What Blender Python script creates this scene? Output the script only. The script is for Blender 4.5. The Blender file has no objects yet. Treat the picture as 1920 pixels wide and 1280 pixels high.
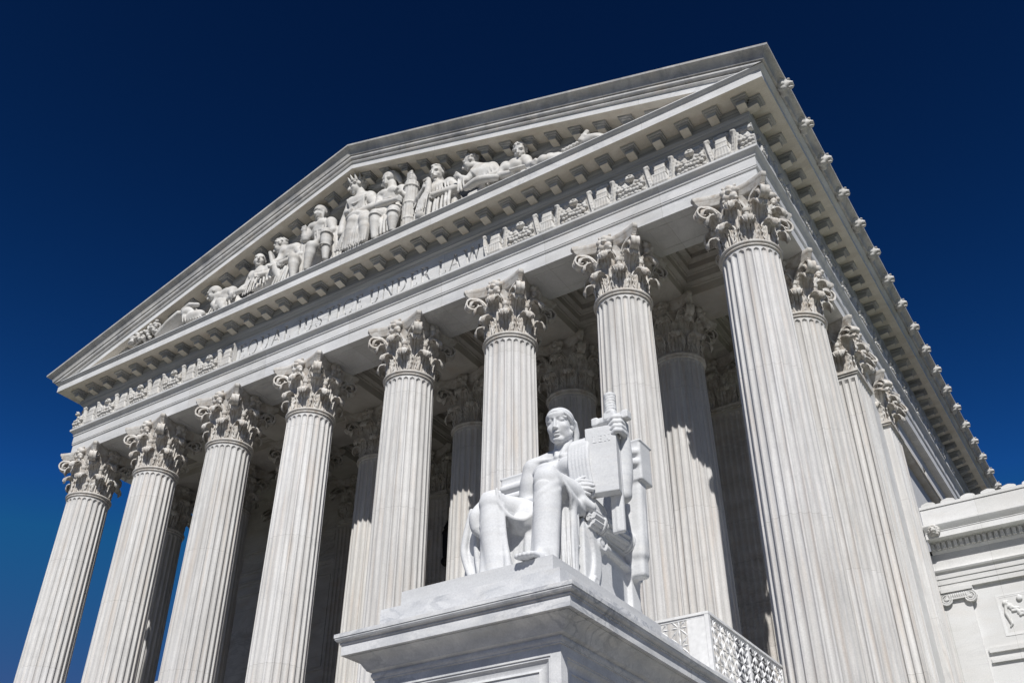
import bpy, math, random
import numpy as np
from mathutils import Matrix, Vector
from mathutils.geometry import delaunay_2d_cdt
random.seed(7); rng = np.random.default_rng(7)
SC = bpy.context.scene
COL = SC.collection
PI = math.pi
# ------------------------------------------------------------------ helpers
def link(o, parent=None):
    COL.objects.link(o)
    if parent is not None: o.parent = parent
    return o
def empty(name, loc=(0,0,0), rz=0.0):
    o = bpy.data.objects.new(name, None); o.location = loc; o.rotation_euler = (0,0,rz)
    o.empty_display_size = .2
    return link(o)
def tag(o, label=None, cat=None, group=None, kind=None):
    if label: o['label'] = label
    if cat: o['category'] = cat
    if group: o['group'] = group
    if kind: o['kind'] = kind
    return o
def mesh_from(V, F, name, mat, smooth=None):
    me = bpy.data.meshes.new(name)
    if isinstance(F, np.ndarray):
        V = np.asarray(V, np.float32); n = len(F); k = F.shape[1]
        me.vertices.add(len(V)); me.vertices.foreach_set('co', V.ravel())
        me.loops.add(n*k); me.loops.foreach_set('vertex_index', F.astype(np.int32).ravel())
        me.polygons.add(n); me.polygons.foreach_set('loop_start', np.arange(0, n*k, k, dtype=np.int32))
        me.update(calc_edges=True); me.validate()
    else:
        me.from_pydata([tuple(map(float, v)) for v in V], [], F); me.update(); me.validate()
    if smooth is not None:
        me.polygons.foreach_set('use_smooth', [True]*len(me.polygons))
        if smooth < 179: me.set_sharp_from_angle(angle=math.radians(smooth))
    if mat: me.materials.append(mat)
    return me
class MB:
    """collects shapes into one mesh"""
    def __init__(s): s.V = []; s.F = []
    def add(s, V, F):
        b = len(s.V); s.V.extend([tuple(v) for v in V]); s.F.extend([tuple(i+b for i in f) for f in F]); return s
    def box(s, x0, x1, y0, y1, z0, z1):
        V = [(x,y,z) for z in (z0,z1) for y in (y0,y1) for x in (x0,x1)]
        return s.add(V, [(0,2,3,1),(4,5,7,6),(0,1,5,4),(2,6,7,3),(0,4,6,2),(1,3,7,5)])
    def loft(s, rings, closed=False, cap=False):
        n = len(rings[0]); V = [p for r in rings for p in r]; F = []
        for i in range(len(rings)-1):
            for j in range(n if closed else n-1):
                k = (j+1) % n; F.append((i*n+j, i*n+k, (i+1)*n+k, (i+1)*n+j))
        if cap: F += [tuple(range(n))[::-1], tuple((len(rings)-1)*n+j for j in range(n))]
        return s.add(V, F)
    def lathe(s, prof, n=32, c=(0,0), cap=False):
        rings = [[(c[0]+r*math.cos(2*PI*k/n), c[1]+r*math.sin(2*PI*k/n), z) for k in range(n)] for r, z in prof]
        return s.loft(rings, True, cap)
    def tube(s, pts, rad, n=8, cap=True):
        pts = [Vector(p) for p in pts]; rings = []
        if not hasattr(rad, '__len__'): rad = [rad]*len(pts)
        up = Vector((0.123, 0.37, 0.92)).normalized()
        for i, p in enumerate(pts):
            t = (pts[min(i+1, len(pts)-1)]-pts[max(i-1, 0)]).normalized()
            if abs(t.dot(up)) > .97: up = Vector((1, .1, .05)).normalized()
            a = t.cross(up).normalized(); b = t.cross(a)
            rings.append([p+a*(rad[i]*math.cos(2*PI*k/n))+b*(rad[i]*math.sin(2*PI*k/n)) for k in range(n)])
        return s.loft(rings, True, cap)
    def obox(s, c, half, R=None):
        R = R or Matrix.Identity(3); c = Vector(c)
        V = [c+R@Vector((x*half[0], y*half[1], z*half[2])) for z in (-1,1) for y in (-1,1) for x in (-1,1)]
        return s.add(V, [(0,2,3,1),(4,5,7,6),(0,1,5,4),(2,6,7,3),(0,4,6,2),(1,3,7,5)])
    def mesh(s, name, mat, smooth=None): return mesh_from(s.V, s.F, name, mat, smooth)
    def build(s, name, mat, parent=None, smooth=None, loc=None):
        o = bpy.data.objects.new(name, s.mesh(name, mat, smooth))
        if loc: o.location = loc
        return link(o, parent)
def inst(name, me, parent, loc=(0,0,0), rz=0.0, rot=None, scale=None):
    o = bpy.data.objects.new(name, me); o.location = loc
    o.rotation_euler = rot if rot else (0,0,rz)
    if scale: o.scale = scale
    return link(o, parent)
def ss(a, b, x):
    t = np.clip((x-a)/(b-a), 0, 1); return t*t*(3-2*t)

# ------------------------------------------------------------------ signed distance sculpting
class Clay:
    """smooth union of soft shapes on a grid, skinned by surface nets"""
    def __init__(s, lo, hi, h):
        s.lo = np.array(lo, float); s.h = h
        s.n = np.ceil((np.array(hi, float)-s.lo)/h).astype(int)+1
        s.ax = [(s.lo[i]+h*np.arange(s.n[i])).astype(np.float32) for i in range(3)]
        s.v = np.full(s.n, 9.0, np.float32)
    def _win(s, lo, hi):
        a = np.clip(np.floor((np.array(lo)-s.lo)/s.h).astype(int), 0, s.n); b = np.clip(np.ceil((np.array(hi)-s.lo)/s.h).astype(int)+1, 0, s.n)
        if np.any(b <= a): return None
        sl = tuple(slice(a[i], b[i]) for i in range(3))
        return sl, (s.ax[0][sl[0]][:,None,None], s.ax[1][sl[1]][None,:,None], s.ax[2][sl[2]][None,None,:])
    def put(s, fn, lo, hi, k=.05, sub=False):
        m = k+2.5*s.h; w = s._win(np.array(lo)-m, np.array(hi)+m)
        if w is None: return s
        sl, P = w; d = fn(*P); v = s.v[sl]
        if sub:
            h = np.clip(.5-.5*(v+d)/k, 0, 1); s.v[sl] = v*(1-h)-d*h+k*h*(1-h)
        else:
            h = np.clip(.5+.5*(v-d)/k, 0, 1); s.v[sl] = v*(1-h)+d*h-k*h*(1-h)
        return s
    def cap(s, a, b, ra, rb=None, k=.05, sub=False, flat=None):
        a = np.array(a, float); b = np.array(b, float); rb = ra if rb is None else rb; ab = b-a; L = max(ab@ab, 1e-9); r = max(ra, rb)
        def f(X, Y, Z):
            x, y, z = X-a[0], Y-a[1], Z-a[2]
            t = np.clip((x*ab[0]+y*ab[1]+z*ab[2])/L, 0, 1)
            return np.sqrt((x-t*ab[0])**2+(y-t*ab[1])**2+(z-t*ab[2])**2)-(ra+(rb-ra)*t)
        return s.put(f, np.minimum(a, b)-r, np.maximum(a, b)+r, k, sub)
    def chain(s, pts, rad, k=.05, sub=False):
        P = np.array(pts, float); r = np.array(rad if hasattr(rad, '__len__') else [rad]*len(P), float); m = k+2.5*s.h
        w = s._win(P.min(0)-r.max()-m, P.max(0)+r.max()+m)
        if w is None: return s
        sl, _ = w; D = np.full(s.v[sl].shape, 9.0, np.float32); o = [q.start for q in sl]
        for i in range(len(P)-1):
            a, b, ra, rb = P[i], P[i+1], r[i], r[i+1]; R = max(ra, rb)+m; q = s._win(np.minimum(a, b)-R, np.maximum(a, b)+R)
            if q is None: continue
            s2 = tuple(slice(max(q[0][n].start, sl[n].start), min(q[0][n].stop, sl[n].stop)) for n in range(3))
            X, Y, Z = s.ax[0][s2[0]][:,None,None], s.ax[1][s2[1]][None,:,None], s.ax[2][s2[2]][None,None,:]; ab = b-a; L = max(ab@ab, 1e-9); x, y, z = X-a[0], Y-a[1], Z-a[2]
            t = np.clip((x*ab[0]+y*ab[1]+z*ab[2])/L, 0, 1); d = np.sqrt((x-t*ab[0])**2+(y-t*ab[1])**2+(z-t*ab[2])**2)-(ra+(rb-ra)*t)
            g = tuple(slice(s2[n].start-o[n], s2[n].stop-o[n]) for n in range(3)); D[g] = np.minimum(D[g], d)
        v = s.v[sl]
        if sub: h = np.clip(.5-.5*(v+D)/k, 0, 1); s.v[sl] = v*(1-h)-D*h+k*h*(1-h)
        else: h = np.clip(.5+.5*(v-D)/k, 0, 1); s.v[sl] = v*(1-h)+D*h-k*h*(1-h)
        return s
    def spl(s, pts, rad, k=.03, n=5, sub=False):
        P = np.array(pts, float); r = np.array(rad if hasattr(rad, '__len__') else [rad]*len(P), float)
        Q = np.vstack([2*P[0]-P[1], P, 2*P[-1]-P[-2]]); out = []; ro = []
        for i in range(len(P)-1):
            for q in range(n):
                t = q/n; out.append(.5*(2*Q[i+1]+(Q[i+2]-Q[i])*t+(2*Q[i]-5*Q[i+1]+4*Q[i+2]-Q[i+3])*t*t+(3*Q[i+1]-Q[i]-3*Q[i+2]+Q[i+3])*t**3)); ro.append(r[i]+(r[i+1]-r[i])*t)
        return s.chain(out+[P[-1]], ro+[r[-1]], k, sub)
    def ell(s, c, r, R=None, k=.05, sub=False):
        c = np.array(c, float); r = np.array(r, float); M = np.eye(3) if R is None else np.array(R); m = r.max()
        def f(X, Y, Z):
            x, y, z = X-c[0], Y-c[1], Z-c[2]
            p = [(M[0,i]*x+M[1,i]*y+M[2,i]*z)/r[i] for i in range(3)]
            k0 = np.sqrt(p[0]**2+p[1]**2+p[2]**2)+1e-6; k1 = np.sqrt((p[0]/r[0])**2+(p[1]/r[1])**2+(p[2]/r[2])**2)+1e-6
            return k0*(k0-1)/k1
        return s.put(f, c-m, c+m, k, sub)
    def box(s, c, hf, rd=.02, R=None, k=.03, sub=False, taper=None):
        c = np.array(c, float); hf = np.array(hf, float); M = np.eye(3) if R is None else np.array(R); m = np.linalg.norm(hf)
        def f(X, Y, Z):
            x, y, z = X-c[0], Y-c[1], Z-c[2]
            p = [M[0,i]*x+M[1,i]*y+M[2,i]*z for i in range(3)]
            q = [np.abs(p[i])-(hf[i]-rd) for i in range(3)]
            o = np.sqrt(sum(np.maximum(a, 0)**2 for a in q)); return o+np.minimum(np.maximum(np.maximum(q[0], q[1]), q[2]), 0)-rd
        return s.put(f, c-m, c+m, k, sub)
    def mesh(s, name, mat, smooth=180):
        V, F = nets(s.v, s.lo, s.h)
        return mesh_from(V, F, name, mat, smooth)
    def build(s, name, mat, parent=None, loc=None, smooth=180):
        o = bpy.data.objects.new(name, s.mesh(name, mat, smooth))
        if loc is not None: o.location = loc
        return link(o, parent)
class Turn:
    """the same shapes, swung about a pivot and scaled"""
    def __init__(s, c, piv, R, k=1.0): s.c = c; s.p = np.array(piv, float); s.R = R; s.s = k
    def q(s, a): return s.s*(s.R@(np.array(a, float)-s.p))+s.p
    def cap(s, a, b, ra, rb=None, k=.05, sub=False): s.c.cap(s.q(a), s.q(b), ra*s.s, rb*s.s if rb else None, k*s.s, sub)
    def chain(s, pts, rad, k=.05, sub=False): s.c.chain([s.q(a) for a in pts], [r*s.s for r in rad] if hasattr(rad, '__len__') else rad*s.s, k*s.s, sub)
    def ell(s, c, r, R=None, k=.05, sub=False): s.c.ell(s.q(c), [x*s.s for x in r], s.R if R is None else s.R@R, k*s.s, sub)
    def box(s, c, hf, rd=.02, R=None, k=.03, sub=False): s.c.box(s.q(c), [x*s.s for x in hf], rd*s.s, s.R if R is None else s.R@R, k*s.s, sub)
def nets(v, lo, h):
    v = v.copy(); v[0]=v[-1]=9; v[:,0]=v[:,-1]=9; v[:,:,0]=v[:,:,-1]=9
    s = v < 0; n = np.array(v.shape); c = n-1
    cnt = sum(s[i:n[0]-1+i, j:n[1]-1+j, k:n[2]-1+k].astype(np.int8) for i in (0,1) for j in (0,1) for k in (0,1))
    act = np.argwhere((cnt > 0) & (cnt < 8)); ids = np.full(c, -1, np.int64); ids[tuple(act.T)] = np.arange(len(act))
    offs = [(i,j,k) for i in (0,1) for j in (0,1) for k in (0,1)]
    val = {o: v[act[:,0]+o[0], act[:,1]+o[1], act[:,2]+o[2]] for o in offs}
    acc = np.zeros((len(act),3)); num = np.zeros(len(act))
    for o in offs:
        for a in range(3):
            if o[a]: continue
            p = list(o); p[a] = 1; p = tuple(p); A, B = val[o], val[p]; m = (A < 0) != (B < 0)
            t = np.where(m, A/np.where(m, A-B, 1), 0); q = np.array(o, float)[None].repeat(len(act), 0); q[:,a] = t
            acc[m] += q[m]; num[m] += 1
    V = lo+h*(act+acc/num[:,None]); F = []
    for a in range(3):
        b, d = (a+1) % 3, (a+2) % 3
        sl0 = [slice(None)]*3; sl1 = [slice(None)]*3; sl0[a] = slice(0, n[a]-1); sl1[a] = slice(1, n[a])
        A, B = s[tuple(sl0)], s[tuple(sl1)]; e = np.argwhere(A != B)
        e = e[(e[:,b] > 0) & (e[:,d] > 0) & (e[:,b] < c[b]) & (e[:,d] < c[d])]
        flip = A[tuple(e.T)]
        def cid(db, dd):
            q = e.copy(); q[:,b] -= db; q[:,d] -= dd; return ids[tuple(q.T)]
        Q = np.stack([cid(1,1), cid(0,1), cid(0,0), cid(1,0)], 1)
        Q[~flip] = Q[~flip][:, ::-1]; F.append(Q)
    return V, np.concatenate(F)
def rotm(rx=0, ry=0, rz=0):
    return np.array(Matrix.Rotation(rz,3,'Z') @ Matrix.Rotation(ry,3,'Y') @ Matrix.Rotation(rx,3,'X'))

# ------------------------------------------------------------------ materials
def nt_new(name):
    m = bpy.data.materials.new(name); m.use_nodes = True; nt = m.node_tree
    return m, nt, nt.nodes['Principled BSDF']
def N(nt, t, **kw):
    n = nt.nodes.new(t)
    for k, v in kw.items():
        if k.startswith('i_'):
            key = k[2:]; n.inputs[int(key) if key.isdigit() else key.replace('_', ' ')].default_value = v
        else: setattr(n, k, v)
    return n
def ramp(nt, fac, stops):
    r = nt.nodes.new('ShaderNodeValToRGB'); e = r.color_ramp.elements
    e[0].position, e[0].color = stops[0][0], (*stops[0][1], 1); e[1].position, e[1].color = stops[-1][0], (*stops[-1][1], 1)
    for p, c in stops[1:-1]:
        x = e.new(p); x.color = (*c, 1)
    nt.links.new(fac, r.inputs[0]); return r.outputs[0]
def mixc(nt, a, b, fac, mode='MIX'):
    m = N(nt, 'ShaderNodeMix', data_type='RGBA', blend_type=mode)
    for s, x in ((6, a), (7, b)):
        if hasattr(x, 'links') or hasattr(x, 'is_linked'): nt.links.new(x, m.inputs[s])
        else: m.inputs[s].default_value = (*x, 1)
    if isinstance(fac, (int, float)): m.inputs[0].default_value = fac
    else: nt.links.new(fac, m.inputs[0])
    return m.outputs[2]
def marble(name, base=(.66,.645,.62), light=(.74,.73,.715), vein=(.40,.41,.43), warm=(.62,.53,.44), stretch=(1,1,1), scale=1.0,
           vein_amt=.35, warm_amt=.25, rough=.62, bump=.15, joints=None, speck=0.0, stain=None):
    """cut marble: two-tone body, veins, warm streaks, fine grain; joints = (axis, spacing, width) for block joints"""
    m, nt, bs = nt_new(name); L = nt.links
    tc = N(nt, 'ShaderNodeTexCoord'); oi = N(nt, 'ShaderNodeObjectInfo')
    off = N(nt, 'ShaderNodeVectorMath', operation='SCALE', i_Scale=37.0)
    cb = N(nt, 'ShaderNodeCombineXYZ'); L.new(oi.outputs['Random'], cb.inputs[0]); L.new(oi.outputs['Random'], cb.inputs[2]); L.new(cb.outputs[0], off.inputs[0])
    ad = N(nt, 'ShaderNodeVectorMath', operation='ADD'); L.new(tc.outputs['Object'], ad.inputs[0]); L.new(off.outputs[0], ad.inputs[1])
    mp = N(nt, 'ShaderNodeMapping'); mp.inputs['Scale'].default_value = tuple(scale*s for s in stretch); L.new(ad.outputs[0], mp.inputs[0])
    n1 = N(nt, 'ShaderNodeTexNoise', i_Scale=1.3, i_Detail=7.0, i_Roughness=.6, i_Distortion=.6); L.new(mp.outputs[0], n1.inputs['Vector'])
    c = ramp(nt, n1.outputs[0], [(.32, base), (.66, light)])
    n2 = N(nt, 'ShaderNodeTexNoise', i_Scale=.9, i_Detail=9.0, i_Roughness=.62, i_Distortion=1.6); L.new(mp.outputs[0], n2.inputs['Vector'])
    ab = N(nt, 'ShaderNodeMath', operation='SUBTRACT', i_1=.5); L.new(n2.outputs[0], ab.inputs[0])
    ab2 = N(nt, 'ShaderNodeMath', operation='ABSOLUTE'); L.new(ab.outputs[0], ab2.inputs[0])
    vm = N(nt, 'ShaderNodeMapRange', i_1=0.0, i_2=.055, i_3=1.0, i_4=0.0); L.new(ab2.outputs[0], vm.inputs[0])
    n3 = N(nt, 'ShaderNodeTexNoise', i_Scale=.35, i_Detail=3.0); L.new(mp.outputs[0], n3.inputs['Vector'])
    vr = N(nt, 'ShaderNodeMapRange', i_1=.42, i_2=.68, i_3=0.0, i_4=vein_amt); L.new(n3.outputs[0], vr.inputs[0])
    vf = N(nt, 'ShaderNodeMath', operation='MULTIPLY'); L.new(vm.outputs[0], vf.inputs[0]); L.new(vr.outputs[0], vf.inputs[1])
    c = mixc(nt, c, vein, vf.outputs[0])
    n4 = N(nt, 'ShaderNodeTexNoise', i_Scale=2.1, i_Detail=4.0, i_Roughness=.55); L.new(mp.outputs[0], n4.inputs['Vector'])
    wr = N(nt, 'ShaderNodeMapRange', i_1=.52, i_2=.72, i_3=0.0, i_4=warm_amt); L.new(n4.outputs[0], wr.inputs[0])
    c = mixc(nt, c, warm, wr.outputs[0])
    if stain:   # weathering: uneven dark grey deposits with a shape of their own
        n6 = N(nt, 'ShaderNodeTexNoise', i_Scale=stain[1], i_Detail=8.0, i_Roughness=.7, i_Distortion=.8); L.new(ad.outputs[0], n6.inputs['Vector'])
        sr = N(nt, 'ShaderNodeMapRange', i_1=.46, i_2=.7, i_3=0.0, i_4=stain[2]); L.new(n6.outputs[0], sr.inputs[0])
        c = mixc(nt, c, stain[0], sr.outputs[0])
    n5 = N(nt, 'ShaderNodeTexNoise', i_Scale=26.0, i_Detail=3.0, i_Roughness=.7); L.new(ad.outputs[0], n5.inputs['Vector'])
    gr = ramp(nt, n5.outputs[0], [(.3, (.90,.90,.90)), (.7, (1.05,1.05,1.05))]); c = mixc(nt, c, gr, 1.0, 'MULTIPLY')
    tone = N(nt, 'ShaderNodeMapRange', i_1=0.0, i_2=1.0, i_3=.95, i_4=1.04); L.new(oi.outputs['Random'], tone.inputs[0])
    tv = N(nt, 'ShaderNodeCombineColor')
    for i in range(3): L.new(tone.outputs[0], tv.inputs[i])
    c = mixc(nt, c, tv.outputs[0], 1.0, 'MULTIPLY')
    if joints:
        sep = N(nt, 'ShaderNodeSeparateXYZ'); L.new(tc.outputs['Object'], sep.inputs[0])
        for axis, sp, wd in joints:
            src = sep.outputs[axis]
            ph = N(nt, 'ShaderNodeMath', operation='MULTIPLY_ADD', i_1=1.0, i_2=0.0); L.new(src, ph.inputs[0])
            if axis == 2:
                mu = N(nt, 'ShaderNodeMath', operation='MULTIPLY', i_1=sp*3); L.new(oi.outputs['Random'], mu.inputs[0]); L.new(mu.outputs[0], ph.inputs[2])
            md = N(nt, 'ShaderNodeMath', operation='PINGPONG', i_1=sp/2); L.new(ph.outputs[0], md.inputs[0])
            lt = N(nt, 'ShaderNodeMath', operation='LESS_THAN', i_1=wd); L.new(md.outputs[0], lt.inputs[0])
            ml = N(nt, 'ShaderNodeMath', operation='MULTIPLY', i_1=.5); L.new(lt.outputs[0], ml.inputs[0])
            c = mixc(nt, c, (.30,.29,.27), ml.outputs[0])
            # each block its own tone
            dv = N(nt, 'ShaderNodeMath', operation='DIVIDE', i_1=sp); L.new(ph.outputs[0], dv.inputs[0])
            fl = N(nt, 'ShaderNodeMath', operation='FLOOR'); L.new(dv.outputs[0], fl.inputs[0])
            wn = N(nt, 'ShaderNodeTexWhiteNoise', noise_dimensions='2D'); cx = N(nt, 'ShaderNodeCombineXYZ'); L.new(fl.outputs[0], cx.inputs[0]); L.new(oi.outputs['Random'], cx.inputs[1]); L.new(cx.outputs[0], wn.inputs['Vector'])
            br = ramp(nt, wn.outputs['Value'], [(0, (.955,.95,.94)), (1, (1.03,1.03,1.035))]); c = mixc(nt, c, br, 1.0, 'MULTIPLY')
    L.new(c, bs.inputs['Base Color']); bs.inputs['Roughness'].default_value = rough
    bs.inputs['Specular IOR Level'].default_value = .18
    bp = N(nt, 'ShaderNodeBump', i_Strength=bump, i_Distance=.02); L.new(n5.outputs[0], bp.inputs['Height']); L.new(bp.outputs[0], bs.inputs['Normal'])
    return m
def plain(name, col, rough=.5, metal=0.0):
    m, nt, bs = nt_new(name); tc = N(nt, 'ShaderNodeTexCoord'); n = N(nt, 'ShaderNodeTexNoise', i_Scale=9.0, i_Detail=5.0); nt.links.new(tc.outputs['Object'], n.inputs['Vector'])
    c = ramp(nt, n.outputs[0], [(.3, tuple(.88*x for x in col)), (.7, tuple(min(1, 1.06*x) for x in col))])
    nt.links.new(c, bs.inputs['Base Color']); bs.inputs['Roughness'].default_value = rough; bs.inputs['Metallic'].default_value = metal
    return m
M_col  = marble('column_marble', base=(.52,.507,.49), light=(.70,.692,.68), stretch=(2.6,2.6,.16), vein_amt=.4, warm_amt=.5, warm=(.58,.495,.42), joints=((2, 4.6, .008),), vein=(.36,.365,.37), stain=((.44,.435,.43), 1.6, .3))
M_cap  = marble('capital_marble', base=(.52,.485,.44), light=(.70,.685,.66), warm=(.42,.33,.25), warm_amt=.55, vein_amt=.1, scale=2.4, stain=((.33,.28,.23), 3.0, .6))
M_ent  = marble('entablature_marble', base=(.61,.61,.605), light=(.72,.72,.72), stretch=(.5,.5,1.4), vein_amt=.6, warm_amt=.16, stain=((.46,.46,.46), .8, .35), joints=((0, 4.53, .008),))
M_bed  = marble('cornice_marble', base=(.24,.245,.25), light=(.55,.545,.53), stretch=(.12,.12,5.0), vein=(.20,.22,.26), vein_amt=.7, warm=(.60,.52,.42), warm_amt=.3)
M_soff = marble('soffit_bounce_marble', base=(.62,.575,.50), light=(.75,.705,.63), stretch=(.6,1.2,1.0), vein=(.42,.40,.36), vein_amt=.3, warm=(.55,.44,.33), warm_amt=.35)  # ground bounce on the undersides put into the colour, lighter and warmer
M_sima = marble('gutter_marble', base=(.46,.455,.445), light=(.62,.61,.595), stretch=(.8,.8,.6), vein=(.3,.31,.33), vein_amt=.5, warm=(.50,.43,.34), warm_amt=.3, stain=((.20,.21,.24), .9, .7), joints=((0, 3.08, .012),))
M_fig  = marble('figure_marble', base=(.50,.485,.46), light=(.64,.63,.61), warm=(.52,.45,.37), warm_amt=.35, vein_amt=.15, scale=1.6, stain=((.40,.37,.33), 2.0, .45))
M_stat = marble('statue_marble', base=(.60,.605,.612), light=(.69,.695,.70), stretch=(.5,.5,2.2), vein=(.48,.50,.54), vein_amt=.45, warm=(.66,.62,.57), warm_amt=.15, rough=.85)
M_ped  = marble('pedestal_marble', base=(.55,.56,.575), light=(.735,.735,.735), stretch=(.7,.9,1.6), vein=(.27,.29,.33), vein_amt=.95, warm=(.56,.52,.44), warm_amt=.2, rough=.7, scale=1.2, stain=((.42,.43,.45), 1.3, .45))
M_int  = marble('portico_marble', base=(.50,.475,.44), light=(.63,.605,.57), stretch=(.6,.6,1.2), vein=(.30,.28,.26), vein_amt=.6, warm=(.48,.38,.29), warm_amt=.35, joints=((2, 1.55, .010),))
M_wing = marble('wing_marble', base=(.65,.645,.63), light=(.73,.73,.725), stretch=(.35,.35,1.0), vein=(.5,.5,.51), vein_amt=.35, warm_amt=.12, joints=((0, 2.05, .006),))
M_step = marble('step_marble', base=(.22,.21,.195), light=(.28,.27,.255), joints=((0,2.4,.01),), rough=.7)
M_rail = plain('white_painted_metal', (.78,.78,.78), .4)
M_dark = plain('dark_bronze', (.018,.018,.02), .45, .6)
M_glass = plain('dark_window_glass', (.015,.018,.022), .15)
M_roof = plain('roof_tile', (.42,.40,.37), .8)
M_flat = plain('flat_roof_gravel', (.07,.068,.065), .95)
# ------------------------------------------------------------------ courthouse
XC = [2.4714+4.5*k for k in range(4)]; XC = [-x for x in XC[::-1]]+XC; X7 = XC[-1]; YB = 46.0
ZF = 4.6; ZN = 21.6; ZA = 23.96
court = empty('courthouse'); tag(court, 'white marble temple-fronted courthouse with fluted columns and carved pediment', 'building')
# ---- columns
def shaft_radius(z): return .905+.095*(1-np.clip((z-5.4)/16.2, 0, 1)**1.8)
def shaft_mesh():
    mb = MB(); nf = 24; rings = []
    zs = [5.35, 5.55, 5.62, 5.72, 5.85, 7, 8.5, 10, 11.5, 13, 14.5, 16, 17.5, 19, 20.2, 21.2, 21.31, 21.39, 21.45, 21.49, 21.51, ZN+.02]
    for z in zs:
        R = float(shaft_radius(z)); fw = 2*PI/nf; half = .405*fw; ring = []
        dtop, dbot = 21.495-z, z-5.56; d = min(dtop, dbot); a = R*half
        g = 0 if d <= 0 else (1 if d >= a else math.sqrt(1-(1-d/a)**2))
        for k in range(nf):
            c = k*fw; ring.append((R, c-fw/2+.0))
            for q in range(9):
                s = -1+q/4; w = half*max(g, .02); ring.append((R-.072*math.sqrt(max(0, 1-s*s))*g*R/.95, c+s*w))
        rings.append([(r*math.cos(t), r*math.sin(t), z) for r, t in ring])
    mb.loft(rings, True, True); return mb.mesh('column_shaft', M_col, 32)
def bell(z): return .80+.02*z+.16*max(0, (z-1.2)/.8)**2
def leaf(mb, ang, z0, h, w, rc, lift=0., nu=15, nv=24):
    P = np.zeros((nv, nu, 3)); ca, sa = math.cos(ang), math.sin(ang)
    for i in range(nv):
        v = i/(nv-1); zc = h-rc
        if v <= .58:
            s = v/.58; z = z0+s*zc; r = bell(z)+.02+.05*s+lift*s
        else:
            f = (v-.58)/.42*math.radians(200); z = z0+zc+rc*math.sin(f)*.95; r = bell(z0+zc)+.07+lift+rc*1.12*(1-math.cos(f))
        tip = float(ss(.58, 1, v)); wd = w*(.70+.34*math.sin(PI*min(1, v*1.05)))*(1-.22*tip**2)*(1+.08*math.cos(2*PI*(6.2*v)))*(1 if v < .9 else math.sqrt(max(.04, 1-((v-.9)/.103)**2)))
        for j in range(nu):
            u = -1+2*j/(nu-1); tg = u*wd
            rr = r+.05*abs(u)**1.5*(1-tip)+.036*math.cos(u*PI*4.0)*(1-.3*tip)-.06*u*u*tip+.016*math.cos(2*PI*5.2*v+abs(u)*4)*abs(u)
            zz = z-.10*u*u*tip+.05*abs(u)*(1-tip)
            th = tg/(1.02 if v < .6 else 1.25)
            P[i,j] = (rr*math.cos(ang+th), rr*math.sin(ang+th), zz)
    du = np.gradient(P, axis=1); dv = np.gradient(P, axis=0); n = np.cross(du, dv); n /= np.linalg.norm(n, axis=2, keepdims=True)+1e-9
    if (n[2,nu//2]@np.array([ca, sa, 0])) > 0: n = -n
    B = P+n*.045; V = np.concatenate([P.reshape(-1,3), B.reshape(-1,3)]); F = []; o = nu*nv
    for i in range(nv-1):
        for j in range(nu-1):
            a, b, c, d = i*nu+j, i*nu+j+1, (i+1)*nu+j+1, (i+1)*nu+j; F += [(a,b,c,d), (o+d,o+c,o+b,o+a)]
    for i in range(nv-1): F += [(i*nu, (i+1)*nu, o+(i+1)*nu, o+i*nu), ((i+1)*nu-1, o+(i+1)*nu-1, o+(i+2)*nu-1, (i+2)*nu-1)]
    for j in range(nu-1): F.append(((nv-1)*nu+j, (nv-1)*nu+j+1, o+(nv-1)*nu+j+1, o+(nv-1)*nu+j))
    mb.add(V, F)
def ribbon(mb, pts, sides, w, t):
    pts = [Vector(p) for p in pts]; rings = []
    for i, p in enumerate(pts):
        tg = (pts[min(i+1, len(pts)-1)]-pts[max(i-1, 0)]).normalized(); s = Vector(sides[i]).normalized(); nrm = tg.cross(s).normalized()
        wi = w[i]/2; ti = t[i]/2; rings.append([p+s*wi+nrm*ti, p+s*wi*.55+nrm*ti*.35, p-s*wi*.55+nrm*ti*.35, p-s*wi+nrm*ti, p-s*wi-nrm*ti, p+s*wi-nrm*ti])
    mb.loft(rings, True, True)
def flower_clay():
    c = Clay((-.4,-.35,-.5), (.4,.35,.4), .028)
    c.ell((0,.12,0), (.17,.16,.26), k=.03)
    for k in range(5):
        a = PI/2+2*PI*k/5; c.ell((.17*math.cos(a), -.03, .05+.19*math.sin(a)), (.12,.11,.13), k=.03)
    c.ell((0,-.12,.05), (.085,.09,.085), k=.02)
    c.cap((0,.06,-.15), (0,.16,-.44), .11, .07, k=.05)
    for s in (-1,1): c.cap((s*.08,.02,-.12), (s*.2,-.05,-.25), .07, .05, k=.03); c.cap((s*.1,.05,.2), (s*.17,-.02,.34), .06, .05, k=.03)
    return nets(c.v, c.lo, c.h)
FLOWER = flower_clay()
def abacus_ring(sc, z, n=9):
    out = []
    for q in range(4):
        for i in range(n):
            x = -1.175+2.35*i/(n-1); y = -(1.285-.285*(1-(x/1.175)**2)); a = q*PI/2
            out.append((sc*(x*math.cos(a)-y*math.sin(a)), sc*(x*math.sin(a)+y*math.cos(a)), z))
    return out
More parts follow.
